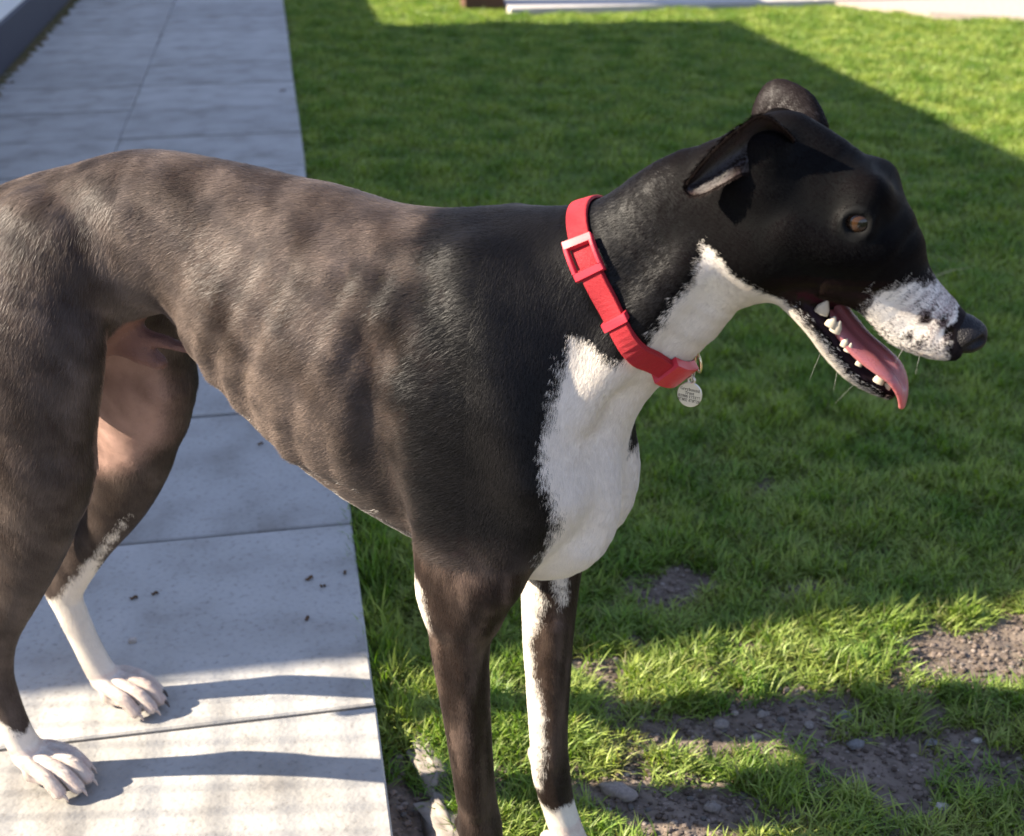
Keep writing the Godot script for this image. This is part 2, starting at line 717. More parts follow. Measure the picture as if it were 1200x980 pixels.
func lawn_grass() -> void:
	var gm := painted(0.48, 0.45)
	gm.backlight_enabled = true
	gm.backlight = Color(0.8, 0.9, 0.3)
	gm.cull_mode = BaseMaterial3D.CULL_DISABLED
	var near_at := [[], [], []]
	var near_c := [PackedColorArray(), PackedColorArray(), PackedColorArray()]
	# near lawn
	for n in 44000:
		var x := rng.randf_range(0.062, 2.0)
		var z := -rng.randf_range(0.55, 2.7)
		if x > 1.35 and z > -1.6:
			continue
		var b := bareness(x, z)
		if b > 0.35 + pow(rng.randf(), 2.0) * 1.0:
			continue
		var tall := clampf(1.05 - 0.35 * b + noise.get_noise_2d(x * 6.0, z * 6.0) * 0.5, 0.5, 1.5)
		if x < 0.1 and z > -2.2:
			tall *= 1.15
		add_tuft(near_at, near_c, x, z, tall, b)
	for n in 420:
		var x := rng.randf_range(0.058, 0.10)
		add_tuft(near_at, near_c, x, -rng.randf_range(1.27, 2.9), rng.randf_range(1.2, 2.1), 0.0)
	for k in 3:
		scatter("grass", tuft(20, 0.016, 0.036, 0.0021, 100 + k, 0.75), gm, near_at[k], near_c[k])
		tag(get_child(get_child_count() - 1), ["patchy short grass with bare soil beside the dog's feet", "long grass blades mixed into the worn lawn", "bright tufts of grass along the path edge"][k], "grass")
	var far_at := [[], []]
	var far_c := [PackedColorArray(), PackedColorArray()]
	var drive := PackedVector2Array([Vector2(3.15, -6.95), Vector2(3.5, -6.5), Vector2(4.2, -6.05), Vector2(6.5, -5.6), Vector2(9.0, -5.5), Vector2(9.0, -7.6), Vector2(3.15, -7.6)])
	for n in 62000:
		var z := -rng.randf_range(2.4, 8.6)
		var x := rng.randf_range(0.07, 1.1 + (-z) * 0.62)
		if z < -6.98 and x > 1.24:
			continue
		if x > 3.1 and poly_sd(x, z, drive) < 0.02 + noise.get_noise_2d(x * 4.0, z * 4.0) * 0.06:
			continue
		var tall := 1.0 + noise.get_noise_2d(x * 3.0, z * 3.0) * 0.5
		add_tuft(far_at, far_c, x, z, tall, 0.0)
	for k in 2:
		scatter("lawn_grass", tuft(26, 0.03, 0.032, 0.0034, 200 + k, 0.7), gm, far_at[k], far_c[k])
		tag(get_child(get_child_count() - 1), ["dense mown lawn behind the dog, half in shade", "fine blades of the far lawn up to the pavement"][k], "lawn")

func add_tuft(at: Array, cols: Array, x: float, z: float, tall: float, b: float) -> void:
	var k := rng.randi() % at.size()
	var bs := Basis(Vector3.UP, rng.randf() * TAU) * Basis(Vector3(1, 0, 0), rng.randf_range(-0.3, 0.3))
	bs = bs.scaled(Vector3(1.0, tall * rng.randf_range(0.6, 1.15), 1.0))
	at[k].append(Transform3D(bs, Vector3(x, soil_height(x, z), z)))
	var t := clampf(0.5 + noise.get_noise_2d(x * 5.0 + 9.0, z * 5.0) * 0.9 + rng.randf_range(-0.3, 0.3), 0.0, 1.0)
	var c := Color(0.150, 0.265, 0.036).lerp(Color(0.40, 0.46, 0.110), t)
	if b > 0.0 and rng.randf() < 0.25:
		c = c.lerp(Color(0.26, 0.22, 0.09), rng.randf() * 0.7)
	cols[k].append(c)

func far_edge() -> void:
	var pm := mat(Color(0.5, 0.47, 0.44), 0.9, 0.2)
	pm.albedo_texture = noise_texture(90, 0.02, 4, ramp_of([[0.0, 0.8, 0.78, 0.76], [1.0, 1, 1, 1]]))
	pm.uv1_triplanar = true
	pm.uv1_world_triplanar = true
	var pave := base("pavement")
	structure(pave, "pale concrete paving along the far end of the lawn", "pavement")
	var x := 1.28
	while x < 9.0:
		put("slab", slab_box(Vector3(x, -0.08, -8.9), Vector3(x + 0.885, 0.005, -7.0), 0.004), pm, pave)
		x += 0.89
	var dm := mat(Color(0.46, 0.38, 0.34), 0.95, 0.2)
	dm.albedo_texture = noise_texture(91, 0.06, 5, ramp_of([[0.0, 0.7, 0.68, 0.66], [1.0, 1, 1, 1]]))
	dm.uv1_triplanar = true
	dm.uv1_world_triplanar = true
	var V := PackedVector3Array([Vector3(3.15, 0.0, -6.95), Vector3(3.5, 0.0, -6.5), Vector3(4.2, 0.0, -6.05), Vector3(6.5, 0.0, -5.6), Vector3(9.0, 0.0, -5.5), Vector3(9.0, 0.0, -6.95)])
	var I := PackedInt32Array()
	var n := V.size()
	for k in n:
		V.append(V[k] + Vector3(0, -0.08, 0))
	for k in range(1, n - 1):
		I.append_array([0, k, k + 1, n, n + k, n + k + 1])
	for k in n:
		var b := (k + 1) % n
		I.append_array([k, b, b + n, k, b + n, k + n])
	structure(put("gravel_drive", fix_outward(V, I, Vector3(5.5, -0.04, -6.4)), dm), "pinkish pale drive at the far right of the lawn", "drive")
	var p := base("wooden_post", Transform3D(Basis(), Vector3(1.16, 0, -7.25)))
	tag(p, "brown wooden post standing at the far end of the lawn", "post")
	put("shaft", slab_box(Vector3(-0.11, -0.06, -0.1), Vector3(0.11, 0.85, 0.1), 0.008), mat(Color(0.10, 0.055, 0.035), 0.85, 0.3), p)
	put("cap", slab_box(Vector3(-0.125, 0.852, -0.115), Vector3(0.125, 0.89, 0.115), 0.012), mat(Color(0.09, 0.05, 0.03), 0.85, 0.3), p)

# ---------------------------------------------------------------- the dog; local axes: x forward, y up, z towards its right side
const COLLAR_AT := Vector3(0.108, 0.694, 0)
const COLLAR_UP := Vector3(-0.588, 0.809, 0)     # across the neck, towards the nape
const COLLAR_N := Vector3(0.809, 0.588, 0)       # along the neck, towards the head

# paws: [ankle point, toe spread centre, size], toes are built round them
const PAWS := [
	# u, v, w of the middle of the toes, forward slope, floor, size
	[-0.545, 0.0, 0.072, 1.0],
	[-0.552, 0.0, -0.078, 1.0],
	[0.022, -0.034, 0.058, 1.0],
	[0.066, -0.034, -0.052, 1.0],
]

func dog_field() -> void:
	clear_field()
	# trunk
	loft([
		[-0.62, 0.60, 0, 0.045, 0.05], [-0.565, 0.588, 0, 0.078, 0.090], [-0.50, 0.622, 0, 0.090, 0.095], [-0.43, 0.660, 0, 0.084, 0.080],
		[-0.37, 0.681, 0, 0.068, 0.077], [-0.32, 0.681, 0, 0.060, 0.079], [-0.27, 0.663, 0, 0.065, 0.097], [-0.21, 0.630, 0, 0.080, 0.125],
		[-0.15, 0.602, 0, 0.092, 0.140], [-0.09, 0.582, 0, 0.096, 0.152], [-0.03, 0.571, 0, 0.093, 0.162], [0.015, 0.572, 0, 0.080, 0.152], [0.045, 0.580, 0, 0.050, 0.105]], 0.03)
	# neck down to the shoulders
	loft([[-0.03, 0.615, 0, 0.074, 0.105], [0.03, 0.645, 0, 0.070, 0.098], [0.1074, 0.695, 0, 0.056, 0.0765], [0.1429, 0.732, 0, 0.049, 0.067], [0.1666, 0.749, 0, 0.046, 0.066], [0.205, 0.765, 0, 0.044, 0.057]], 0.05)
	# breast muscles on either side of the breastbone
	for sd in [-1.0, 1.0]:
		loft([[0.030, 0.625, sd * 0.024, 0.030, 0.042], [0.059, 0.560, sd * 0.030, 0.030, 0.041], [0.069, 0.512, sd * 0.031, 0.031, 0.043], [0.066, 0.470, sd * 0.028, 0.028, 0.037], [0.040, 0.437, sd * 0.022, 0.024, 0.026], [-0.03, 0.42, sd * 0.018, 0.018, 0.018]], 0.014)
	for sd in [-1.0, 1.0]:
		# ribs under thin skin
		for k in 7:
			var u := -0.105 - 0.029 * k - 0.004 * float(k % 3)
			var rise := 0.019 * maxf(0.0, k - 2)
			var out := 0.0955 - 0.0016 * k - 0.0006 * k * k
			var thick := 0.0052 if k > 1 else 0.004
			loft([[u + 0.040, 0.690, sd * (out - 0.026), 0.004, 0.006], [u + 0.012, 0.630 + rise * 0.4, sd * (out - 0.0045), thick, 0.007], [u - 0.014, 0.560 + rise * 0.7, sd * (out - 0.0075), thick, 0.007], [u - 0.016, 0.515 + rise, sd * (out - 0.020), 0.004, 0.006]], 0.020, 0.03)
		# grooves behind the upper arm, along the thigh and along the neck
		loft([[-0.085, 0.640, sd * 0.104, 0.012, 0.012], [-0.078, 0.560, sd * 0.110, 0.013, 0.013], [-0.066, 0.480, sd * 0.100, 0.012, 0.012]], 0.035, 0.02, -1.0)
		loft([[0.112, 0.610, sd * 0.050, 0.009, 0.011], [0.110, 0.550, sd * 0.060, 0.010, 0.012], [0.100, 0.480, sd * 0.062, 0.010, 0.012]], 0.03, 0.02, -1.0)
		# hollow in front of the haunch
		loft([[-0.400, 0.735, sd * 0.072, 0.010, 0.012], [-0.372, 0.690, sd * 0.090, 0.016, 0.016], [-0.352, 0.645, sd * 0.096, 0.018, 0.018], [-0.345, 0.60, sd * 0.094, 0.014, 0.014]], 0.03, 0.02, -1.0)
		# shoulder blade, upper arm, elbow
		loft([[-0.02, 0.70, sd * 0.042, 0.016, 0.035], [0.005, 0.64, sd * 0.062, 0.022, 0.045], [0.032, 0.57, sd * 0.068, 0.026, 0.040], [0.050, 0.528, sd * 0.063, 0.027, 0.032]], 0.035)
		loft([[0.046, 0.525, sd * 0.065, 0.025, 0.032], [0.017, 0.48, sd * 0.075, 0.028, 0.042], [-0.008, 0.435, sd * 0.079, 0.029, 0.041], [-0.014, 0.40, sd * 0.078, 0.027, 0.034]], 0.03)
		loft([[-0.02, 0.60, sd * 0.076, 0.016, 0.045], [-0.025, 0.52, sd * 0.084, 0.019, 0.036], [-0.036, 0.45, sd * 0.082, 0.013, 0.016], [-0.040, 0.418, sd * 0.080, 0.010, 0.010]], 0.03)
	# near foreleg
	loft([[-0.006, 0.44, 0.080, 0.029, 0.042], [-0.017, 0.404, 0.078, 0.027, 0.0345], [-0.0205, 0.352, 0.076, 0.0245, 0.0275], [-0.0185, 0.31, 0.074, 0.0225, 0.0245], [-0.017, 0.276, 0.072, 0.021, 0.0225], [-0.0125, 0.1965, 0.068, 0.0185, 0.0195], [-0.0105, 0.154, 0.065, 0.019, 0.0198],
		[-0.009, 0.122, 0.063, 0.0205, 0.0225], [-0.004, 0.07, 0.061, 0.0185, 0.0185], [0.004, 0.03, 0.060, 0.020, 0.018], [0.012, 0.0, 0.058, 0.022, 0.018]], 0.02)
	# far foreleg
	loft([[0.012, 0.44, -0.078, 0.029, 0.044], [0.012, 0.40, -0.078, 0.028, 0.038], [0.012, 0.34, -0.073, 0.0255, 0.0305], [0.0125, 0.27, -0.068, 0.0225, 0.0265], [0.0150, 0.215, -0.064, 0.0205, 0.0235], [0.0165, 0.18, -0.061, 0.0195, 0.0215],
		[0.0195, 0.14, -0.058, 0.0195, 0.0200], [0.0230, 0.10, -0.057, 0.0200, 0.0205], [0.0330, 0.06, -0.055, 0.0175, 0.0180], [0.046, 0.02, -0.054, 0.02, 0.018], [0.056, 0.0, -0.052, 0.022, 0.017]], 0.02)
	# sinews of the forearm
	loft([[-0.030, 0.36, 0.092, 0.006, 0.007], [-0.024, 0.27, 0.086, 0.005, 0.006], [-0.018, 0.17, 0.079, 0.004, 0.005]], 0.012, 0.03)
	loft([[-0.006, 0.37, 0.096, 0.005, 0.007], [-0.008, 0.28, 0.088, 0.005, 0.006], [-0.005, 0.16, 0.080, 0.004, 0.005]], 0.012, 0.03)
	loft([[0.024, 0.30, -0.052, 0.005, 0.006], [0.026, 0.22, -0.050, 0.005, 0.006], [0.028, 0.13, -0.047, 0.004, 0.005]], 0.012, 0.03)
	for sd in [-1.0, 1.0]:
		ball(Vector3(-0.030 + (0.030 if sd < 0 else 0.0), 0.122, sd * 0.062), 0.005, 0.012)
	# haunches
	for sd in [-1.0, 1.0]:
		loft([[-0.440, 0.690, sd * 0.050, 0.030, 0.050], [-0.470, 0.62, sd * 0.068, 0.047, 0.086], [-0.487, 0.55, sd * 0.078, 0.052, 0.092], [-0.485, 0.48, sd * 0.083, 0.046, 0.076], [-0.482, 0.43, sd * 0.085, 0.037, 0.056]], 0.013)
	for sd in [-1.0, 1.0]:
		loft([[-0.500, 0.655, sd * 0.120, 0.009, 0.010], [-0.520, 0.575, sd * 0.136, 0.010, 0.012], [-0.515, 0.500, sd * 0.136, 0.010, 0.012], [-0.505, 0.430, sd * 0.124, 0.009, 0.010]], 0.03, 0.02, -1.0)
		# edge of the shoulder blade and the long muscle of the neck
		loft([[-0.015, 0.715, sd * 0.052, 0.007, 0.008], [0.020, 0.640, sd * 0.083, 0.007, 0.008], [0.046, 0.550, sd * 0.091, 0.008, 0.010]], 0.03, 0.02)
		loft([[0.165, 0.735, sd * 0.046, 0.008, 0.010], [0.120, 0.672, sd * 0.052, 0.009, 0.011], [0.080, 0.605, sd * 0.052, 0.010, 0.012]], 0.025, 0.02)
	# near hind leg
	loft([[-0.480, 0.46, 0.085, 0.042, 0.064], [-0.487, 0.42, 0.085, 0.036, 0.054], [-0.512, 0.36, 0.083, 0.030, 0.046], [-0.547, 0.29, 0.079, 0.0235, 0.034], [-0.588, 0.215, 0.075, 0.017, 0.0235], [-0.613, 0.165, 0.073, 0.0185, 0.0265], [-0.612, 0.13, 0.073, 0.0165, 0.0215],
		[-0.605, 0.085, 0.072, 0.0155, 0.0185], [-0.595, 0.045, 0.072, 0.0175, 0.0185], [-0.578, 0.026, 0.072, 0.021, 0.016]], 0.018)
	# far hind leg
	loft([[-0.478, 0.48, -0.083, 0.044, 0.066], [-0.484, 0.44, -0.083, 0.038, 0.056], [-0.500, 0.38, -0.082, 0.032, 0.049], [-0.530, 0.315, -0.080, 0.026, 0.038], [-0.585, 0.235, -0.078, 0.0185, 0.0255], [-0.634, 0.165, -0.077, 0.0175, 0.0245], [-0.633, 0.135, -0.077, 0.0165, 0.021],
		[-0.618, 0.085, -0.077, 0.0155, 0.0185], [-0.602, 0.045, -0.077, 0.0175, 0.0185], [-0.585, 0.026, -0.078, 0.021, 0.016]], 0.018)
	# heel bones
	loft([[-0.628, 0.205, 0.073, 0.006, 0.007], [-0.640, 0.165, 0.073, 0.0075, 0.0085]], 0.02)
	loft([[-0.640, 0.205, -0.077, 0.006, 0.007], [-0.660, 0.165, -0.077, 0.0075, 0.0085]], 0.02)
	# tail hanging between the haunches
	loft([[-0.60, 0.605, 0, 0.026, 0.026], [-0.655, 0.575, 0, 0.019, 0.019], [-0.70, 0.50, 0, 0.014, 0.014], [-0.715, 0.41, 0, 0.011, 0.011], [-0.700, 0.31, 0, 0.009, 0.009], [-0.665, 0.24, 0, 0.006, 0.006]], 0.02)
	# sheath and skin fold of the groin
	loft([[-0.455, 0.56, 0.0, 0.020, 0.018], [-0.423, 0.562, 0.0, 0.013, 0.015], [-0.397, 0.553, 0.0, 0.011, 0.0125], [-0.377, 0.546, 0.0, 0.0075, 0.008]], 0.012)
	loft([[-0.42, 0.575, 0.0, 0.008, 0.010], [-0.37, 0.570, 0, 0.006, 0.007], [-0.325, 0.565, 0, 0.004, 0.005]], 0.012)
	# toes
	for p in PAWS:
		for t in 4:
			var off: float = [-0.0215, -0.0080, 0.0080, 0.0215][t]
			var fwd: float = [-0.010, 0.004, 0.004, -0.010][t]
			var u: float = p[0] + fwd
			var f: float = p[1]
			var w: float = p[2]
			loft([[u - 0.040, f + 0.034, w + off * 0.55, 0.0066, 0.0078], [u - 0.014, f + 0.0345, w + off * 0.9, 0.0066, 0.0078], [u + 0.010, f + 0.0285, w + off * 1.05, 0.0070, 0.0084], [u + 0.026, f + 0.0135, w + off * 1.1, 0.0070, 0.0088]], 0.0030, 0.008)
		# pads
		loft([[p[0] - 0.035, p[1] + 0.013, p[2], 0.020, 0.011], [p[0] - 0.012, p[1] + 0.012, p[2], 0.017, 0.010]], 0.008)
	# head: skull and upper jaw, cheeks, brows, cheek bones, ear roots
	loft([[0.2011,0.782,0,0.044,0.0663],[0.2296,0.7685,0,0.047,0.0654],[0.2594,0.7582,0,0.047,0.0569],[0.2771,0.752,0,0.0435,0.0455],[0.2884,0.7439,0,0.0385,0.0387],[0.3015,0.7305,0,0.0315,0.0301],[0.3175,0.7132,0,0.026,0.0263],[0.3358,0.7006,0,0.0225,0.023],[0.3465,0.6933,0,0.0185,0.0208]], 0.022, 0.01)
	for sd in [-1.0, 1.0]:
		ball(Vector3(0.217, 0.752, sd * 0.020), 0.029, 0.03)
		ball(Vector3(0.283, 0.795, sd * 0.026), 0.012, 0.022)
		loft([[0.296, 0.757, sd * 0.031, 0.006, 0.007], [0.270, 0.757, sd * 0.043, 0.006, 0.007], [0.235, 0.768, sd * 0.047, 0.006, 0.008]], 0.018, 0.012)
		loft([[0.205, 0.800, sd * 0.032, 0.018, 0.022], [0.208, 0.828, sd * 0.038, 0.010, 0.015]], 0.02)
		# lip that hangs along the upper jaw
		loft([[0.264, 0.727, sd * 0.036, 0.004, 0.007], [0.290, 0.7165, sd * 0.0285, 0.004, 0.0072], [0.304, 0.7025, sd * 0.0245, 0.004, 0.0075], [0.318, 0.691, sd * 0.0225, 0.004, 0.0078], [0.342, 0.6845, sd * 0.019, 0.004, 0.0075], [0.358, 0.683, sd * 0.013, 0.005, 0.007]], 0.010, 0.008)
		# eye socket and lids
		ball(Vector3(0.2790, 0.7805, sd * 0.0475), 0.0115, 0.006, -1.0)
		var rim: Array = []
		for k in 17:
			var an := TAU * k / 16.0
			var q := Vector3(cos(an) * 0.0108, sin(an) * 0.0086, 0)
			rim.append([0.2790 + q.x * 0.9 + q.y * 0.1, 0.7805 + q.y - q.x * 0.12, sd * (0.0438 - q.x * 0.20 - absf(q.y) * 0.06), 0.0014, 0.0014])
		loft(rim, 0.010, 0.004)
	# lower jaw
	loft([[0.232, 0.722, 0, 0.036, 0.022], [0.2566, 0.6926, 0, 0.033, 0.0142], [0.2723, 0.6715, 0, 0.0265, 0.0130], [0.2879, 0.6541, 0, 0.0215, 0.0105], [0.3046, 0.6439, 0, 0.0165, 0.0090], [0.3155, 0.6375, 0, 0.0105, 0.0055]], 0.004, 0.008)

const CHEST := [[0.0755, 0.6731], [0.0725, 0.6431], [0.0679, 0.6175], [0.0620, 0.5872], [0.0640, 0.5681], [0.070, 0.5349], [0.0660, 0.4969], [0.0443, 0.4527], [0.014, 0.400], [0.03, 0.33], [0.12, 0.33], [0.25, 0.45], [0.33, 0.60], [0.3155, 0.6343], [0.2983, 0.642], [0.2831, 0.6568], [0.2669, 0.6785], [0.2497, 0.6974], [0.2315, 0.7126], [0.2127, 0.7218], [0.1973, 0.7297], [0.1852, 0.7448], [0.1741, 0.7546], [0.1690, 0.7227], [0.1581, 0.7106], [0.143, 0.6803], [0.1302, 0.6617], [0.112, 0.655], [0.092, 0.664]]
const MUZZLE := [[0.3011, 0.7274], [0.3206, 0.7343], [0.3320, 0.7306], [0.3361, 0.7298], [0.3375, 0.7344], [0.3575, 0.724], [0.372, 0.70], [0.37, 0.665], [0.3418, 0.660], [0.3167, 0.670], [0.3003, 0.688], [0.2911, 0.7076]]
const FORELEG := [[-0.06, 0.375], [0.010, 0.3514], [0.0155, 0.327], [0.0014, 0.2779], [0.0082, 0.2351], [0.0189, 0.1996], [0.0215, 0.1491], [0.0155, 0.0931], [-0.05, 0.08]]
const INNER := [[-0.52, 0.53], [-0.4182, 0.545], [-0.4141, 0.4745], [-0.4333, 0.4196], [-0.482, 0.3777], [-0.54, 0.3591]]

func blot_at(p: Vector3) -> float:
	return noise.get_noise_3d(p.x * 12.0 + 5.0, p.y * 12.0, p.z * 12.0) * 0.3

func flat(a: Array) -> PackedVector2Array:
	var r := PackedVector2Array()
	for p in a:
		r.append(Vector2(p[0], p[1]))
	return r

# per vertex: signed distance to white, coat colour, hair length, hair flow
func dog() -> void:
	var root := base("dog", Transform3D(Basis(Vector3.UP, DOG_TURN), DOG_AT))
	tag(root, "black and white greyhound standing with open mouth, wearing a red collar", "dog")
	dog_field()
	var d0 := COLLAR_N.dot(COLLAR_AT)
	var V := PackedVector3Array()
	var I := PackedInt32Array()
	var head_side := func(p: Vector3) -> bool: return COLLAR_N.dot(p) > d0 - 0.004
	var body_side := func(p: Vector3) -> bool: return COLLAR_N.dot(p) < d0 + 0.004 and p.y > 0.098
	var paw_side := func(p: Vector3) -> bool: return p.y < 0.106
	var parts := [
		mesh_field(Vector3(-0.9, 0.06, -0.3), Vector3(0.3, 0.95, 0.3), 0.005, body_side),
		mesh_field(Vector3(0.02, 0.5, -0.2), Vector3(0.5, 1.0, 0.2), 0.0025, head_side),
		mesh_field(Vector3(-0.8, -0.1, -0.2), Vector3(0.3, 0.14, 0.2), 0.0026, paw_side)]
	for p in parts:
		var s := V.size()
		V.append_array(p[0])
		for k in p[1]:
			I.append(k + s)
	var N := normals_of(V, I)
	var chest := flat(CHEST)
	var muzzle := flat(MUZZLE)
	var foreleg := flat(FORELEG)
	var inner := flat(INNER)
	var nv := V.size()
	var wsd := PackedFloat32Array()
	var len_ := PackedFloat32Array()
	var flow := PackedVector3Array()
	var C := PackedColorArray()
	var base_c := PackedColorArray()
	wsd.resize(nv)
	len_.resize(nv)
	flow.resize(nv)
	C.resize(nv)
	base_c.resize(nv)
	var black := Color(0.0058, 0.0047, 0.0050)
	var brown := Color(0.135, 0.102, 0.085)
	var leg_brown := Color(0.026, 0.0155, 0.011)
	var white := WHITE_HAIR
	var pink := Color(0.42, 0.27, 0.22)
	for i in nv:
		var p := V[i]
		var n := N[i]
		var headness := COLLAR_N.dot(p) - d0
		var w := 1.0
		var l := 0.0105
		var fl := Vector3(-0.9, -0.45, 0)
		var c := brown
		# how brown: flank and back brown, neck, shoulder and head black
		var dark := smoothstep(-0.12, -0.03, p.x + 0.25 * blot_at(p)) * smoothstep(0.42, 0.50, p.y)
		dark = maxf(dark, 0.7 * smoothstep(-0.16, -0.09, p.x) * smoothstep(0.60, 0.52, absf(p.y - 0.52) + 0.50))
		var blot := noise.get_noise_3d(p.x * 9.0, p.y * 9.0, p.z * 9.0) * 0.5 + noise.get_noise_2d((p.x + p.y * 0.45) * 34.0, (p.y - p.x * 0.3) * 7.0) * 0.45 + noise.get_noise_3d(p.x * 26.0, p.y * 20.0, p.z * 26.0) * 0.5
		c = brown.lerp(leg_brown, clampf(0.36 + blot * 1.3, 0.0, 0.92))
		c = c.lerp(Color(0.19, 0.142, 0.115), 0.75 * smoothstep(-0.06, -0.16, p.x) * smoothstep(0.64, 0.54, p.y) * smoothstep(-0.37, -0.30, p.x))
		c = c.lerp(black, dark)
		if headness > 0.0:
			c = black
			l = lerpf(0.008, 0.0045, smoothstep(0.0, 0.07, headness))
			fl = Vector3(-0.7, -0.55, 0) if headness < 0.06 else Vector3(-0.85, 0.35, 0)
			w = poly_sd(p.x, p.y, chest)
			if headness > 0.12:
				var m := poly_sd(p.x, p.y, muzzle)
				m += 0.004 * fine_noise.get_noise_3d(p.x * 110.0, p.y * 110.0, p.z * 110.0)
				# dark spots on the white muzzle
				for sp in [[0.3345, 0.7105, 0.0055], [0.333, 0.690, 0.0035], [0.3545, 0.6985, 0.006], [0.356, 0.686, 0.005], [0.347, 0.7065, 0.003], [0.3255, 0.694, 0.003]]:
					m = maxf(m, sp[2] - Vector2(p.x - sp[0], p.y - sp[1]).length())
				w = minf(w, m)
				l = 0.0038
			c = c.lerp(Color(0.03, 0.018, 0.013), 0.6 * smoothstep(0.03, 0.0, absf(p.y - 0.715)) * smoothstep(0.2, 0.25, p.x))
		else:
			w = poly_sd(p.x, p.y, chest)
			if p.y < 0.55:
				w = maxf(w, p.z - 0.066 - (p.y - 0.42) * 0.22)
			if p.z < 0.0:
				w = maxf(w, maxf(-0.056 - p.z, minf(minf(0.595 - p.y, p.y - 0.535), -0.012 - p.z)))
			if p.y < 0.46 and p.x > -0.2:
				# forelegs
				l = 0.007
				fl = Vector3(-0.15, -1, 0)
				var streak := noise.get_noise_3d(p.x * 60.0, p.y * 7.0, p.z * 60.0)
				c = leg_brown.lerp(Color(0.14, 0.095, 0.072), clampf(0.22 + blot * 0.5 + streak * 1.5, 0, 1))
				c = c.lerp(Color(0.014, 0.009, 0.008), smoothstep(0.2, 0.1, p.y) * 0.6)
				if p.z < -0.02:
					w = minf(w, maxf(poly_sd(p.x, p.y, foreleg), -1.0))
					w = minf(w, p.y - 0.075 + 0.012 * noise.get_noise_3d(p.x * 40.0, p.y * 20.0, p.z * 40.0))
				elif p.y < 0.40:
					w = maxf(0.004, p.y - 0.098)
					w = minf(w, p.y - 0.098)
				w = minf(w, Vector3(p.x + 0.048, (p.y - 0.408) * 0.6, p.z - 0.092).length() - 0.017)
			elif p.x > 0.0:
				fl = Vector3(-0.35, -0.9, 0)
				l = 0.0072
			if p.x < -0.36:
				# haunch and hind legs
				fl = Vector3(-0.45, -0.9, 0)
				l = 0.0115
				c = c.lerp(Color(0.030, 0.020, 0.016), clampf(0.25 + 0.9 * noise.get_noise_3d(p.x * 13.0, p.y * 6.0, p.z * 13.0), 0.0, 0.7))
				if p.y < 0.5:
					c = c.lerp(leg_brown, 0.35)
				if p.y < 0.36:
					l = 0.008
					fl = Vector3(-0.2, -1, 0)
				if p.z > 0.0:
					w = minf(w, p.y - 0.083 + (p.x + 0.605) * 0.5 + 0.012 * noise.get_noise_3d(p.x * 40.0, p.y * 20.0, p.z * 40.0))
				else:
					w = minf(w, p.y - 0.20 - clampf((p.x + 0.60) * 1.1, -0.05, 0.17) * smoothstep(-0.085, -0.06, p.z) + 0.004 * noise.get_noise_3d(p.x * 30.0, p.y * 30.0, p.z * 30.0))
					if p.z > -0.09 and n.z > -0.1:
						var skin := poly_sd(p.x, p.y, inner)
						if skin < 0.012:
							var f := smoothstep(0.012, -0.012, skin)
							c = c.lerp(pink.lerp(Color(0.20, 0.12, 0.095), clampf(0.3 + blot, 0.0, 0.8)), f)
							l = lerpf(l, 0.003, f)
				if p.z > 0.0 and n.z < -0.25 and p.y > 0.4:
					c = c.lerp(pink, 0.6)
			# white seam under the belly
			if p.x > -0.30 and p.x < 0.02 and p.y > 0.3:
				w = minf(w, (n.y + 0.56) * 0.035 + absf(p.z) * 0.1)
			# groin
			if p.x < -0.315 and p.x > -0.47 and absf(p.z) < 0.03 and p.y < 0.6 and p.y > 0.5:
				c = Color(0.24, 0.13, 0.105)
				l = 0.003
		if p.y < 0.105:
			l = 0.0048
			fl = Vector3(0.5, -0.8, 0)
			if n.y < -0.6:
				l = 0.0
				c = Color(0.03, 0.025, 0.025)
				w = 1.0
			else:
				# bare pink skin between the toes
				pass
		# lips and the inside of the mouth
		if p.x > 0.243 and p.y < 0.735 and headness > 0.0:
			var jaw_top := 0.6952 + (p.x - 0.2519) * -1.045
			var rel := (p.y - jaw_top) + (p.x - 0.2519) * 0.04
			var lip := 0.719 - (p.x - 0.264) * 0.62 + maxf(0.0, p.x - 0.318) * 0.45
			if n.y < -0.3 and rel > 0.012 and p.x < 0.350 and p.y < lip + 0.004 and absf(p.z) < 0.036 - (p.x - 0.268) * 0.2 - 0.002:
				c = Color(0.035, 0.011, 0.012)
				l = 0.0
				w = 1.0
			elif rel > -0.004 and rel < 0.02 and n.y > 0.15 and p.x < 0.33 and w > -0.02:
				if p.y < jaw_top + 0.016:
					c = Color(0.02, 0.014, 0.016)
					l = 0.0
					w = 1.0
		# black lip edge along the lower jaw
		if w < 0.004 and w > -0.0035 and p.x > 0.245 and p.y < 0.71 and headness > 0.0 and p.y < 1.0 - 1.2 * p.x:
			c = Color(0.014, 0.011, 0.012)
		# nose leather and eye sockets carry no hair
		if Vector3(p.x - 0.2790, p.y - 0.7805, absf(p.z) - 0.044).length() < 0.0125:
			l = 0.0
			c = Color(0.0081, 0.0081, 0.0081)
		if p.x > 0.362 and p.y < 0.712:
			l *= 0.5
		if p.x > 0.3550 and headness > 0.0:
			w = 1.0
			c = Color(0.016, 0.013, 0.014)
			l *= 0.7
		wsd[i] = w
		len_[i] = l
		base_c[i] = c
		flow[i] = fl
		C[i] = white if w + 0.003 * fine_noise.get_noise_3d(p.x * 60.0, p.y * 60.0, p.z * 60.0) < 0.0 else c
	var skin_m := painted(0.6, 0.16)
	var body := build(V, I, C)
	put("body", body, skin_m, root)
	coat(root, V, I, N, wsd, len_, flow, base_c)
	face(root)
	claws(root)
	collar()

const WHITE_HAIR := Color(0.78, 0.71, 0.62)
var fur_m: StandardMaterial3D
var head_m: StandardMaterial3D
var tufts: Array = []

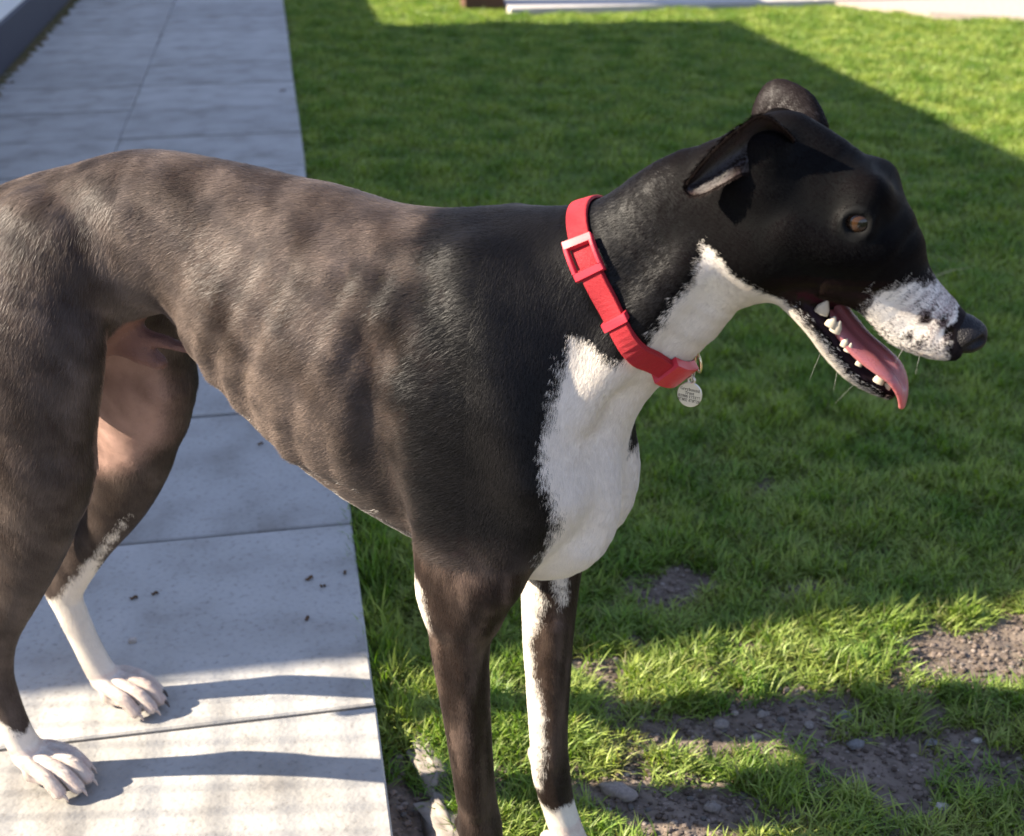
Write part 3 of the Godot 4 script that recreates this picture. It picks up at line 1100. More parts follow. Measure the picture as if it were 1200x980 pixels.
func plain_coat(root: Node3D, V: PackedVector3Array, I: PackedInt32Array, l: float, c: Color, f: Vector3) -> void:
	var a := PackedFloat32Array()
	a.resize(V.size())
	var b := a.duplicate()
	a.fill(1.0)
	b.fill(l)
	var fl := PackedVector3Array()
	fl.resize(V.size())
	fl.fill(f)
	var cl := PackedColorArray()
	cl.resize(V.size())
	cl.fill(c)
	coat(root, V, I, normals_of(V, I), a, b, fl, cl)

# short hairs laid along the flow on a skin
func coat(root: Node3D, V: PackedVector3Array, I: PackedInt32Array, N: PackedVector3Array, wsd: PackedFloat32Array, len_: PackedFloat32Array, flow: PackedVector3Array, base_c: PackedColorArray) -> void:
	var d0 := COLLAR_N.dot(COLLAR_AT)
	if fur_m == null:
		head_m = painted(0.40, 0.11)
		head_m.cull_mode = BaseMaterial3D.CULL_DISABLED
		fur_m = painted(0.47, 0.33)
		fur_m.rim_enabled = true
		fur_m.rim = 0.04
		fur_m.rim_tint = 0.3
		fur_m.cull_mode = BaseMaterial3D.CULL_DISABLED
		for k in 3:
			tufts.append(hair_tuft(300 + k))
	var at: Array = []
	var tints := PackedColorArray()
	for k in range(0, I.size(), 3):
		var a := I[k]
		var b := I[k + 1]
		var c := I[k + 2]
		var l := (len_[a] + len_[b] + len_[c]) / 3.0
		if l < 0.002:
			continue
		var s := l / 0.010
		var area := (V[b] - V[a]).cross(V[c] - V[a]).length() * 0.5
		var cell := 0.0030 * clampf(s, 0.4, 1.3)
		var want := area / (cell * cell)
		var count := int(want) + (1 if rng.randf() < want - int(want) else 0)
		for j in count:
			var r1 := sqrt(rng.randf())
			var r2 := rng.randf()
			var wa := 1.0 - r1
			var wb := r1 * (1.0 - r2)
			var wc := r1 * r2
			var p := V[a] * wa + V[b] * wb + V[c] * wc
			var hd := COLLAR_N.dot(p) - d0
			if absf(hd) < 0.0125 and p.y > 0.55:
				continue
			var n := (N[a] * wa + N[b] * wb + N[c] * wc).normalized()
			var f: Vector3 = flow[a]
			f = f - n * n.dot(f)
			if f.length_squared() < 1e-4:
				f = Vector3(0, -1, 0) - n * n.dot(Vector3(0, -1, 0))
				if f.length_squared() < 1e-4:
					f = Vector3(0, 0, 1)
			f = f.normalized().rotated(n, rng.randfn(0.0, 0.09) + 0.28 * noise.get_noise_3d(p.x * 12.0, p.y * 12.0, p.z * 12.0))
			var ls := s * rng.randf_range(0.8, 1.2)
			var bs := Basis(f.cross(n) * (0.55 + 0.45 * s), f * ls, n * ls * rng.randf_range(0.8, 1.3))
			at.append(Transform3D(bs, p - n * 0.0003))
			var w := wsd[a] * wa + wsd[b] * wb + wsd[c] * wc
			var jit := rng.randfn(0.0, 0.0042) * clampf(s, 0.4, 1.0) * (2.2 if hd > 0.12 else 1.0) + 0.0022 * noise.get_noise_3d(p.x * 45.0, p.y * 45.0, p.z * 45.0)
			var col: Color = WHITE_HAIR if w + jit < 0.0 else base_c[a].lerp(base_c[b], wb + wc * 0.5)
			var g := rng.randf_range(0.72, 1.3)
			if w + jit < 0.0:
				g = rng.randf_range(0.88, 1.05)
				if p.y < 0.05:
					col = col.lerp(Color(0.62, 0.42, 0.36), clampf(0.35 + 0.5 * fine_noise.get_noise_3d(p.x * 60.0, p.y * 60.0, p.z * 60.0), 0.0, 0.7))
				if hd > 0.13 and p.x > 0.30:
					var pk := clampf(0.72 - Vector2((p.x - 0.345) / 0.018, (p.y - 0.709) / 0.016).length() * 0.5 + 0.5 * fine_noise.get_noise_3d(p.x * 70.0, p.y * 70.0, p.z * 70.0) + 0.25, 0.0, 1.0)
					col = col.lerp(Color(0.42, 0.28, 0.26), pk)
					if rng.randf() < 0.20:
						col = Color(0.08, 0.06, 0.06)
			tints.append(Color(col.r * g, col.g * g, col.b * g))
	var third := [[], [], []]
	var head_at: Array = []
	var head_c := PackedColorArray()
	var tc := [PackedColorArray(), PackedColorArray(), PackedColorArray()]
	for k in at.size():
		var hd: float = COLLAR_N.dot(at[k].origin) - d0
		if hd > 0.01 + 0.08 * rng.randf() and at[k].origin.y > 0.6 and tints[k].r < 0.2:
			head_at.append(at[k])
			head_c.append(tints[k])
			continue
		third[k % 3].append(at[k])
		tc[k % 3].append(tints[k])
	if head_at.size():
		scatter("fur", tufts[0], head_m, head_at, head_c, root)
	for k in 3:
		if third[k].is_empty():
			continue
		scatter("fur", tufts[k], fur_m, third[k], tc[k], root)

func hair_tuft(seed_: int) -> ArrayMesh:
	var r := RandomNumberGenerator.new()
	r.seed = seed_
	var V := PackedVector3Array()
	var I := PackedInt32Array()
	for k in 16:
		var an := r.randf() * TAU
		var rad := sqrt(r.randf()) * 0.0036
		var o := Vector3(cos(an) * rad, sin(an) * rad - 0.003, -0.0004)
		var L := 0.010 * r.randf_range(0.7, 1.25)
		var yaw := r.randfn(0.0, 0.10)
		var lift := r.randf_range(0.0004, 0.0012)
		var roll := r.randf_range(-0.25, 0.25)
		var dir := Vector3(sin(yaw), cos(yaw), 0)
		var sd := Vector3(cos(yaw), -sin(yaw), 0).rotated(dir, roll) * 0.00013
		var s := V.size()
		var mid := o + dir * (L * 0.5) + Vector3(0, 0, lift)
		var tip := o + dir * L + Vector3(0, 0, lift * 1.25)
		V.append_array([o - sd, o + sd, mid - sd, mid + sd, tip])
		I.append_array([s, s + 3, s + 1, s, s + 2, s + 3, s + 2, s + 4, s + 3])
	return build(V, I)

func sphere_cap(c: Vector3, r: float, axis: Vector3, half: float) -> ArrayMesh:
	var V := PackedVector3Array()
	var I := PackedInt32Array()
	var x := axis.cross(Vector3.UP).normalized()
	var y := x.cross(axis)
	V.append(c + axis * r)
	for i in range(1, 9):
		var t := half * i / 8.0
		for j in 24:
			var an := TAU * j / 24.0
			V.append(c + (axis * cos(t) + (x * cos(an) + y * sin(an)) * sin(t)) * r)
	for j in 24:
		I.append_array([0, 1 + j, 1 + (j + 1) % 24])
	for i in 7:
		for j in 24:
			var a := 1 + i * 24 + j
			var b := 1 + i * 24 + (j + 1) % 24
			I.append_array([a, a + 24, b + 24, a, b + 24, b])
	return fix_outward(V, I, c, true)

func face(root: Node3D) -> void:
	# eyes
	for sd in [1.0, -1.0]:
		var c := Vector3(0.2790, 0.7805, sd * 0.0343)
		var e := base("eye", Transform3D(), root)
		var gaze := Vector3(0.42, -0.02, sd * 0.9).normalized()
		var em := mat(Color(0.03, 0.018, 0.012), 0.08, 0.6)
		put("eyeball", sphere_cap(c, 0.0112, gaze, 2.2), em, e)
		var im := mat(Color(0.034, 0.016, 0.007), 0.06, 0.4)
		put("iris", sphere_cap(c, 0.01132, gaze, 0.74), im, e)
		put("pupil", sphere_cap(c, 0.01140, gaze, 0.36), mat(Color(0.004, 0.004, 0.004), 0.06, 0.6), e)
	# nose leather
	clear_field()
	loft([[0.346, 0.6955, 0, 0.0160, 0.0150], [0.3605, 0.6930, 0, 0.0145, 0.0148], [0.3680, 0.6915, 0, 0.0105, 0.0122]], 0.004, 0.004)
	for sd in [-1.0, 1.0]:
		ball(Vector3(0.3640, 0.6915, sd * 0.0080), 0.0085, 0.006)
		loft([[0.3745, 0.6925, sd * 0.0085, 0.0032, 0.0030], [0.3690, 0.6895, sd * 0.0150, 0.0026, 0.0030], [0.3640, 0.6860, sd * 0.0185, 0.0015, 0.0018]], 0.003, 0.003, -1.0)
	loft([[0.379, 0.697, 0, 0.0008, 0.002], [0.3775, 0.680, 0, 0.0008, 0.002]], 0.002, 0.01, -1.0)
	var m := mesh_field(Vector3(0.34, 0.66, -0.04), Vector3(0.40, 0.72, 0.04), 0.0011, func(_p: Vector3) -> bool: return true)
	var nm := mat(Color(0.010, 0.009, 0.010), 0.42, 0.32)
	nm.normal_enabled = true
	nm.normal_texture = noise_texture(120, 0.12, 3, null, 5.0, 256)
	nm.uv1_triplanar = true
	nm.uv1_scale = Vector3.ONE * 22.0
	put("nose", build(m[0], m[1]), nm, root)
	# tongue, hanging over the lower front teeth on the near side
	clear_field()
	var tilt := Vector3(-0.1, -0.45, 0.89)
	loft([[0.245, 0.712, 0.004, 0.012, 0.005], [0.2650, 0.7020, 0.008, 0.0135, 0.0050], [0.2790, 0.6885, 0.011, 0.0145, 0.0045], [0.2916, 0.6770, 0.013, 0.0145, 0.0042], [0.3066, 0.6670, 0.013, 0.0140, 0.0040], [0.3170, 0.6590, 0.012, 0.0130, 0.0036], [0.3235, 0.6490, 0.011, 0.0115, 0.0034], [0.3262, 0.6390, 0.010, 0.0090, 0.0032], [0.3265, 0.6315, 0.010, 0.0055, 0.0026]], 0.004, 0.004, 1.0, tilt)
	loft([[0.264, 0.7085, 0.010, 0.0018, 0.0026], [0.2840, 0.6915, 0.0135, 0.0018, 0.0026], [0.3096, 0.6715, 0.0145, 0.0018, 0.0026], [0.3275, 0.6500, 0.0125, 0.0014, 0.0022]], 0.006, 0.004, -1.0)
	m = mesh_field(Vector3(0.23, 0.61, -0.04), Vector3(0.36, 0.73, 0.05), 0.0012, func(_p: Vector3) -> bool: return true)
	var tm := mat(Color(0.33, 0.105, 0.11), 0.22, 0.6)
	tm.subsurf_scatter_enabled = true
	tm.subsurf_scatter_strength = 0.25
	tm.normal_enabled = true
	tm.normal_texture = noise_texture(121, 0.2, 2, null, 2.0, 256)
	tm.uv1_triplanar = true
	tm.uv1_scale = Vector3.ONE * 20.0
	put("tongue", build(m[0], m[1]), tm, root)
	# teeth
	var ivory := mat(Color(0.46, 0.40, 0.31), 0.35, 0.5)
	for t in [[0.2610, 0.7075, 0.0300, 0.0045, 0.0105, -1.0], [0.2685, 0.6975, 0.0285, 0.0036, 0.0075, 0.0], [0.2722, 0.6930, 0.0272, 0.0036, 0.0088, 0.0], [0.2795, 0.6815, 0.0245, 0.0024, 0.0052, 0.0], [0.2828, 0.6775, 0.0238, 0.0024, 0.0060, 0.0], [0.2920, 0.6660, 0.0200, 0.0022, 0.0048, 0.0], [0.3075, 0.6520, 0.0145, 0.0036, 0.0125, 0.0], [0.3140, 0.6455, 0.0095, 0.0024, 0.0060, 0.0], [0.3165, 0.6430, 0.0040, 0.0022, 0.0055, 0.0]]:
		for sd in [1.0, -1.0]:
			var b := Vector3(t[0], t[1], t[2] * sd)
			var up := Vector3(0.35, 0.93, 0.08 * sd).normalized()
			put("tooth", tube_mesh([b - up * 0.003, b + up * (t[4] * 0.2), b + up * (t[4] * 0.6), b + up * t[4] * 0.85], [[t[3] * 0.55, t[3] * 1.25], [t[3] * 0.5, t[3] * 1.1], [t[3] * 0.32, t[3] * 0.55], [t[3] * 0.15, t[3] * 0.2]], Vector3(0, 0, 1), 8), ivory, root)
	# ears
	var ear_m := painted(0.5, 0.45)
	ear(root, 1.0, ear_m)
	# the far ear is folded over: only its rounded back shows above the skull
	clear_field()
	loft([[0.232, 0.824, -0.034, 0.008, 0.010], [0.220, 0.8385, -0.044, 0.009, 0.0110], [0.208, 0.8445, -0.051, 0.008, 0.0100], [0.198, 0.8455, -0.056, 0.008, 0.0100], [0.1915, 0.838, -0.059, 0.008, 0.0100], [0.190, 0.818, -0.060, 0.007, 0.010]], 0.006, 0.005)
	loft([[0.222, 0.822, -0.036, 0.011, 0.014], [0.207, 0.828, -0.046, 0.011, 0.017], [0.194, 0.822, -0.052, 0.010, 0.015]], 0.012, 0.005)
	m = mesh_field(Vector3(0.14, 0.78, -0.1), Vector3(0.27, 0.88, 0.0), 0.002, func(_p: Vector3) -> bool: return true)
	var fe := put("ear", build(m[0], m[1]), mat(Color(0.016, 0.012, 0.012), 0.6, 0.4), root)
	plain_coat(fe, m[0], m[1], 0.0045, Color(0.014, 0.011, 0.011), Vector3(-0.8, 0.3, -0.3))
	# whiskers
	var wm := mat(Color(0.40, 0.38, 0.35), 0.5, 0.4)
	for k in 6:
		var sd := 1.0 if k % 3 else -1.0
		var b := Vector3(rng.randf_range(0.315, 0.350), rng.randf_range(0.677, 0.690), sd * rng.randf_range(0.016, 0.022))
		var dir := Vector3(rng.randf_range(-0.6, 0.2), rng.randf_range(-0.7, -0.1), sd * rng.randf_range(0.6, 1.0)).normalized()
		var l := rng.randf_range(0.012, 0.028)
		put("whisker", tube_mesh([b, b + dir * l * 0.5 + Vector3(0, 0.001, 0), b + dir * l], [[0.00007, 0.00007], [0.00006, 0.00006], [0.00002, 0.00002]], Vector3(0.3, 0.1, 1), 4), wm, root)
	for k in 3:
		var b := Vector3(0.262 + k * 0.014, 0.668 - k * 0.011, 0.018 - k * 0.001)
		var dir := Vector3(rng.randf_range(-0.7, 0.1), rng.randf_range(-0.8, -0.2), 0.5).normalized()
		put("whisker", tube_mesh([b, b + dir * 0.011, b + dir * 0.022 + Vector3(0, -0.001, 0)], [[0.00007, 0.00007], [0.00006, 0.00006], [0.00002, 0.00002]], Vector3(0.3, 0.1, 1), 4), wm, root)

func curve_at(pts: Array, t: float) -> Vector3:
	var f := t * (pts.size() - 1)
	var i := clampi(int(f), 0, pts.size() - 2)
	var a: Vector3 = pts[i]
	var b: Vector3 = pts[i + 1]
	return a.cubic_interpolate(b, pts[maxi(i - 1, 0)], pts[mini(i + 2, pts.size() - 1)], f - i)

func ear(root: Node3D, sd: float, m: Material) -> void:
	var up := [Vector3(0.2297, 0.8360, 0.034), Vector3(0.2173, 0.8485, 0.042), Vector3(0.206, 0.8530, 0.049), Vector3(0.1924, 0.8435, 0.055), Vector3(0.1776, 0.8285, 0.059), Vector3(0.1640, 0.8090, 0.062), Vector3(0.1590, 0.8015, 0.0625)]
	var lo := [Vector3(0.212, 0.8050, 0.043), Vector3(0.2049, 0.810, 0.047), Vector3(0.1968, 0.8110, 0.055), Vector3(0.1878, 0.8050, 0.060), Vector3(0.1741, 0.7965, 0.063), Vector3(0.1650, 0.7940, 0.064), Vector3(0.1600, 0.7970, 0.064)]
	var V := PackedVector3Array()
	var C := PackedColorArray()
	var I := PackedInt32Array()
	var na := 22
	var nb := 12
	var grid := []
	for i in na + 1:
		var t := float(i) / na
		var a := curve_at(up, t)
		var b := curve_at(lo, t)
		var row := []
		for j in nb + 1:
			var q := float(j) / nb
			var hollow := sin(q * PI) * 0.013 * (1.0 - 0.6 * t) * (1.0 if t < 0.98 else 0.3)
			var p := a.lerp(b, q) + Vector3(-0.003, 0.004, -1.0) * hollow
			# the upper rim rolls a little outward
			p += Vector3(0, -0.002, 0.004) * maxf(0.0, 1.0 - q * 5.0) * (1.0 - t)
			p.z *= sd
			row.append(p)
		grid.append(row)
	for side in 2:
		for i in na + 1:
			for j in nb + 1:
				var du: Vector3 = grid[mini(i + 1, na)][j] - grid[maxi(i - 1, 0)][j]
				var dv: Vector3 = grid[i][mini(j + 1, nb)] - grid[i][maxi(j - 1, 0)]
				var n := du.cross(dv)
				n = n.normalized() if n.length_squared() > 1e-14 else Vector3(0, 0, sd)
				n *= sd
				var rimness := minf(minf(j, nb - j) / 2.0, 1.0)
				V.append(grid[i][j] + n * (0.0011 * rimness + 0.0003) * (1.0 if side == 0 else -1.0))
				var inside := (side == 0) != (n.z * sd < 0.0)
				var tint := Color(0.016, 0.010, 0.009) if side == 0 else Color(0.012, 0.010, 0.011)
				tint = tint.lerp(Color(0.05, 0.028, 0.02), maxf(0.0, 1.0 - minf(j, nb - j) / 1.5) * 0.6)
				C.append(tint * (0.9 + 0.3 * fine_noise.get_noise_2d(i * 3.0, j * 3.0)))
	var w := nb + 1
	var h := (na + 1) * w
	for i in na:
		for j in nb:
			var a := i * w + j
			if sd > 0:
				I.append_array([a, a + 1, a + w + 1, a, a + w + 1, a + w, h + a, h + a + w + 1, h + a + 1, h + a, h + a + w, h + a + w + 1])
			else:
				I.append_array([a, a + w + 1, a + 1, a, a + w, a + w + 1, h + a, h + a + 1, h + a + w + 1, h + a, h + a + w + 1, h + a + w])
	for i in na:
		for j in [0, nb]:
			var a: int = i * w + j
			I.append_array([a, a + w, h + a + w, a, h + a + w, h + a])
	# which way do the faces look: make side 0 look along its offset
	var f := (V[I[2]] - V[I[0]]).cross(V[I[1]] - V[I[0]])
	if f.dot(V[I[0]] - V[h + I[0]]) < 0.0:
		for k in range(0, I.size(), 3):
			var x := I[k + 1]
			I[k + 1] = I[k + 2]
			I[k + 2] = x
	var o := put("ear", build(V, I, C), m, root)
	plain_coat(o, V, I, 0.0034, Color(0.012, 0.008, 0.007), Vector3(-0.8, -0.5, 0.1))

func claws(root: Node3D) -> void:
	var cm := mat(Color(0.42, 0.34, 0.29), 0.4, 0.5)
	var dm := mat(Color(0.05, 0.04, 0.04), 0.4, 0.5)
	for n in PAWS.size():
		var p: Array = PAWS[n]
		for t in 4:
			var off: float = [-0.0225, -0.0082, 0.0082, 0.0225][t]
			var fwd: float = [-0.010, 0.004, 0.004, -0.010][t]
			var b := Vector3(p[0] + fwd + 0.029, p[1] + 0.013, p[2] + off * 1.12)
			var dark := (n == 1 and t < 2) or n >= 2
			put("claw", tube_mesh([b, b + Vector3(0.004, 0.001, 0), b + Vector3(0.008, -0.002, 0), b + Vector3(0.0105, -0.0075, 0)], [[0.0022, 0.0030], [0.0022, 0.0029], [0.0017, 0.0022], [0.0006, 0.0008]], Vector3(0, 0, 1), 8), dm if dark else cm, root)

# ---------------------------------------------------------------- collar
var near_list := PackedInt32Array()

func on_neck(an: float, s: float, off: float) -> Vector3:
	var dir := COLLAR_UP * cos(an) + Vector3(0, 0, 1) * sin(an)
	var c := COLLAR_AT + COLLAR_N * s
	var lo := 0.0
	var hi := 0.2
	for k in 12:
		var mid := (lo + hi) * 0.5
		if field(c + dir * mid, near_list) < off:
			lo = mid
		else:
			hi = mid
	return c + dir * lo

# a strip bent round the neck: angles a0..a1, across s0..s1, from the neck out o0..o1
func bent(a0: float, a1: float, s0: float, s1: float, o0: float, o1: float, m: int, closed := false) -> ArrayMesh:
	var V := PackedVector3Array()
	var I := PackedInt32Array()
	var e := minf(0.0006, absf(s1 - s0) * 0.2)
	var ring := [[s0, o0], [s0, o1 - e], [s0 + e, o1], [s1 - e, o1], [s1, o1 - e], [s1, o0]]
	var steps := m if closed else m + 1
	for i in steps:
		var an := lerpf(a0, a1, float(i) / m)
		var q0 := on_neck(an, s0, 0.0)
		var q1 := on_neck(an, s1, 0.0)
		var dir := COLLAR_UP * cos(an) + Vector3(0, 0, 1) * sin(an)
		for r in ring:
			var t: float = (r[0] - s0) / (s1 - s0)
			V.append(q0.lerp(q1, t) + dir * r[1])
	for i in m:
		for j in 6:
			var a := i * 6 + j
			var b := i * 6 + (j + 1) % 6
			var a2 := ((i + 1) % steps) * 6 + j
			var b2 := ((i + 1) % steps) * 6 + (j + 1) % 6
			I.append_array([a, b2, b, a, a2, b2])
	if not closed:
		var l := (steps - 1) * 6
		for j in range(1, 5):
			I.append_array([0, j, j + 1, l, l + j + 1, l + j])
	var f := (V[I[2]] - V[I[0]]).cross(V[I[1]] - V[I[0]])
	# first face lies on the s0 side
	if f.dot(-COLLAR_N) < 0.0:
		for k in range(0, I.size(), 3):
			var x := I[k + 1]
			I[k + 1] = I[k + 2]
			I[k + 2] = x
	return build(V, I, PackedColorArray(), false)

func torus(c: Vector3, ax: Vector3, up: Vector3, R: float, Ru: float, r: float) -> ArrayMesh:
	var pts: Array = []
	var V := PackedVector3Array()
	var I := PackedInt32Array()
	var n := ax.cross(up).normalized()
	for i in 28:
		var an := TAU * i / 28.0
		var rad := (ax * cos(an) * R + up * sin(an) * Ru)
		var o := rad.normalized()
		for j in 8:
			var b := TAU * j / 8.0
			V.append(c + rad + (o * cos(b) + n * sin(b)) * r)
	for i in 28:
		for j in 8:
			var a := i * 8 + j
			var b := i * 8 + (j + 1) % 8
			var a2 := ((i + 1) % 28) * 8 + j
			var b2 := ((i + 1) % 28) * 8 + (j + 1) % 8
			I.append_array([a, b2, b, a, a2, b2])
	var f := (V[I[2]] - V[I[0]]).cross(V[I[1]] - V[I[0]])
	if f.dot(V[0] - (c + ax * R)) < 0.0:
		for k in range(0, I.size(), 3):
			var x := I[k + 1]
			I[k + 1] = I[k + 2]
			I[k + 2] = x
	return build(V, I)

func collar() -> void:
	dog_field()
	near_list = PackedInt32Array()
	for i in s_c.size():
		if (s_c[i] - COLLAR_AT).length() < 0.16:
			near_list.append(i)
	var root := base("dog_collar", Transform3D(Basis(Vector3.UP, DOG_TURN), DOG_AT))
	tag(root, "red webbing collar with pinkish red plastic buckle round the dog's neck", "collar")
	var red := mat(Color(0.36, 0.010, 0.018), 0.62, 0.4)
	red.normal_enabled = true
	red.normal_texture = noise_texture(130, 0.35, 2, null, 5.0, 256)
	red.uv1_triplanar = true
	red.uv1_scale = Vector3(30, 30, 30)
	red.rim_enabled = true
	red.rim = 0.1
	var plastic := mat(Color(0.52, 0.028, 0.045), 0.36, 0.5)
	put("strap", bent(0.0, TAU, -0.0086, 0.0086, 0.0015, 0.0042, 72, true), red, root)
	put("strap_layer", bent(0.95, 2.62, -0.0083, 0.0083, 0.0046, 0.0068, 26), red, root)
	# sliding buckle, a frame of four bars
	var s := base("slider", Transform3D(), root)
	put("bar", bent(0.62, 0.70, -0.0122, 0.0122, 0.0045, 0.0088, 3), plastic, s)
	put("bar", bent(0.98, 1.06, -0.0122, 0.0122, 0.0045, 0.0088, 3), plastic, s)
	put("bar", bent(0.70, 0.98, -0.0122, -0.0092, 0.0045, 0.0093, 4), plastic, s)
	put("bar", bent(0.70, 0.98, 0.0092, 0.0122, 0.0045, 0.0093, 4), plastic, s)
	put("keeper", bent(1.62, 1.71, -0.0112, 0.0112, 0.0015, 0.0086, 3), plastic, root)
	put("clasp", bent(2.62, 3.05, -0.0125, 0.0125, 0.0015, 0.0098, 8), plastic, root)
	var metal := mat(Color(0.75, 0.66, 0.42), 0.25, 0.5)
	metal.metallic = 1.0
	put("ring", torus(Vector3(0.1645, 0.638, 0.004), Vector3(0.35, 0.2, 0.55).normalized(), Vector3(-0.2, 1, 0).normalized(), 0.0075, 0.0085, 0.0011), metal, root)
	# engraved name disc
	var silver := mat(Color(0.62, 0.58, 0.50), 0.38, 0.5)
	silver.metallic = 0.9
	var at := Vector3(0.1600, 0.6095, 0.006)
	var z := Vector3(-0.08, 0.14, 1.0).normalized()
	var y := Vector3(0.02, 1.0, -0.12)
	y = (y - z * y.dot(z)).normalized()
	var x := y.cross(z)
	var dt := base("name_disc", Transform3D(Basis(Vector3.UP, DOG_TURN), DOG_AT) * Transform3D(Basis(x, y, z), at))
	tag(dt, "round silver engraved name disc hanging from the red collar", "name tag")
	var V := PackedVector3Array()
	var I := PackedInt32Array()
	for sd in [0.00075, -0.00075]:
		for ring in [[0.0100, 1.0], [0.0106, 0.7]]:
			for k in 40:
				var an := TAU * k / 40.0
				V.append(Vector3(cos(an) * ring[0], sin(an) * ring[0], sd * ring[1]))
	V.append(Vector3(0, 0, 0.00075))
	V.append(Vector3(0, 0, -0.00075))
	for k in 40:
		var k2 := (k + 1) % 40
		I.append_array([160, k, k2, 161, 80 + k, 80 + k2, k, k2, 40 + k2, k, 40 + k2, 40 + k, 80 + k, 80 + k2, 120 + k2, 80 + k, 120 + k2, 120 + k, 40 + k, 40 + k2, 120 + k2, 40 + k, 120 + k2, 120 + k])
	put("disc", fix_outward(V, I, Vector3.ZERO), silver, dt)
	put("eyelet", torus(Vector3(0, 0.0122, 0), Vector3(1, 0, 0), Vector3(0, 1, 0), 0.0027, 0.0027, 0.0011), silver, dt)
	put("link", torus(Vector3(0.0008, 0.0168, 0), Vector3(0, 0.2, 1).normalized(), Vector3(0.1, 1, 0).normalized(), 0.003, 0.0052, 0.0006), silver, dt)
	var ink := mat(Color(0.05, 0.045, 0.04), 0.7, 0.3)
	var font := SystemFont.new()
	font.font_names = PackedStringArray(["Droid Serif"])
	font.font_weight = 700
	var lines := ["Greyhound", "Trust", "01908 173177", "07802 478726"]
	for k in 4:
		var tmh := TextMesh.new()
		tmh.text = lines[k]
		tmh.font = font
		tmh.font_size = 32
		tmh.pixel_size = 0.00008
		tmh.depth = 0.0001
		put("engraving", tmh, ink, dt, Transform3D(Basis().scaled(Vector3(0.92, 1, 1)), Vector3(0, 0.0042 - 0.0031 * k, 0.00082)))

# ---------------------------------------------------------------- stones, leaves and the like
func rock(seed_: int, rx: float, ry: float, rz: float, rough := 0.25) -> ArrayMesh:
	var s := SphereMesh.new()
	s.radial_segments = 14
	s.rings = 8
	s.radius = 1.0
	s.height = 2.0
	var a := s.get_mesh_arrays()
	var V: PackedVector3Array = a[Mesh.ARRAY_VERTEX]
	for k in V.size():
		var p := V[k]
		var d := 1.0 + rough * (noise.get_noise_3d(p.x * 0.9 + seed_ * 7.1, p.y * 0.9, p.z * 0.9) + 0.5 * noise.get_noise_3d(p.x * 2.2 + seed_ * 3.7, p.y * 2.2, p.z * 2.2))
		V[k] = Vector3(p.x * rx, p.y * ry, p.z * rz) * d
	var I: PackedInt32Array = a[Mesh.ARRAY_INDEX]
	return build(V, I)

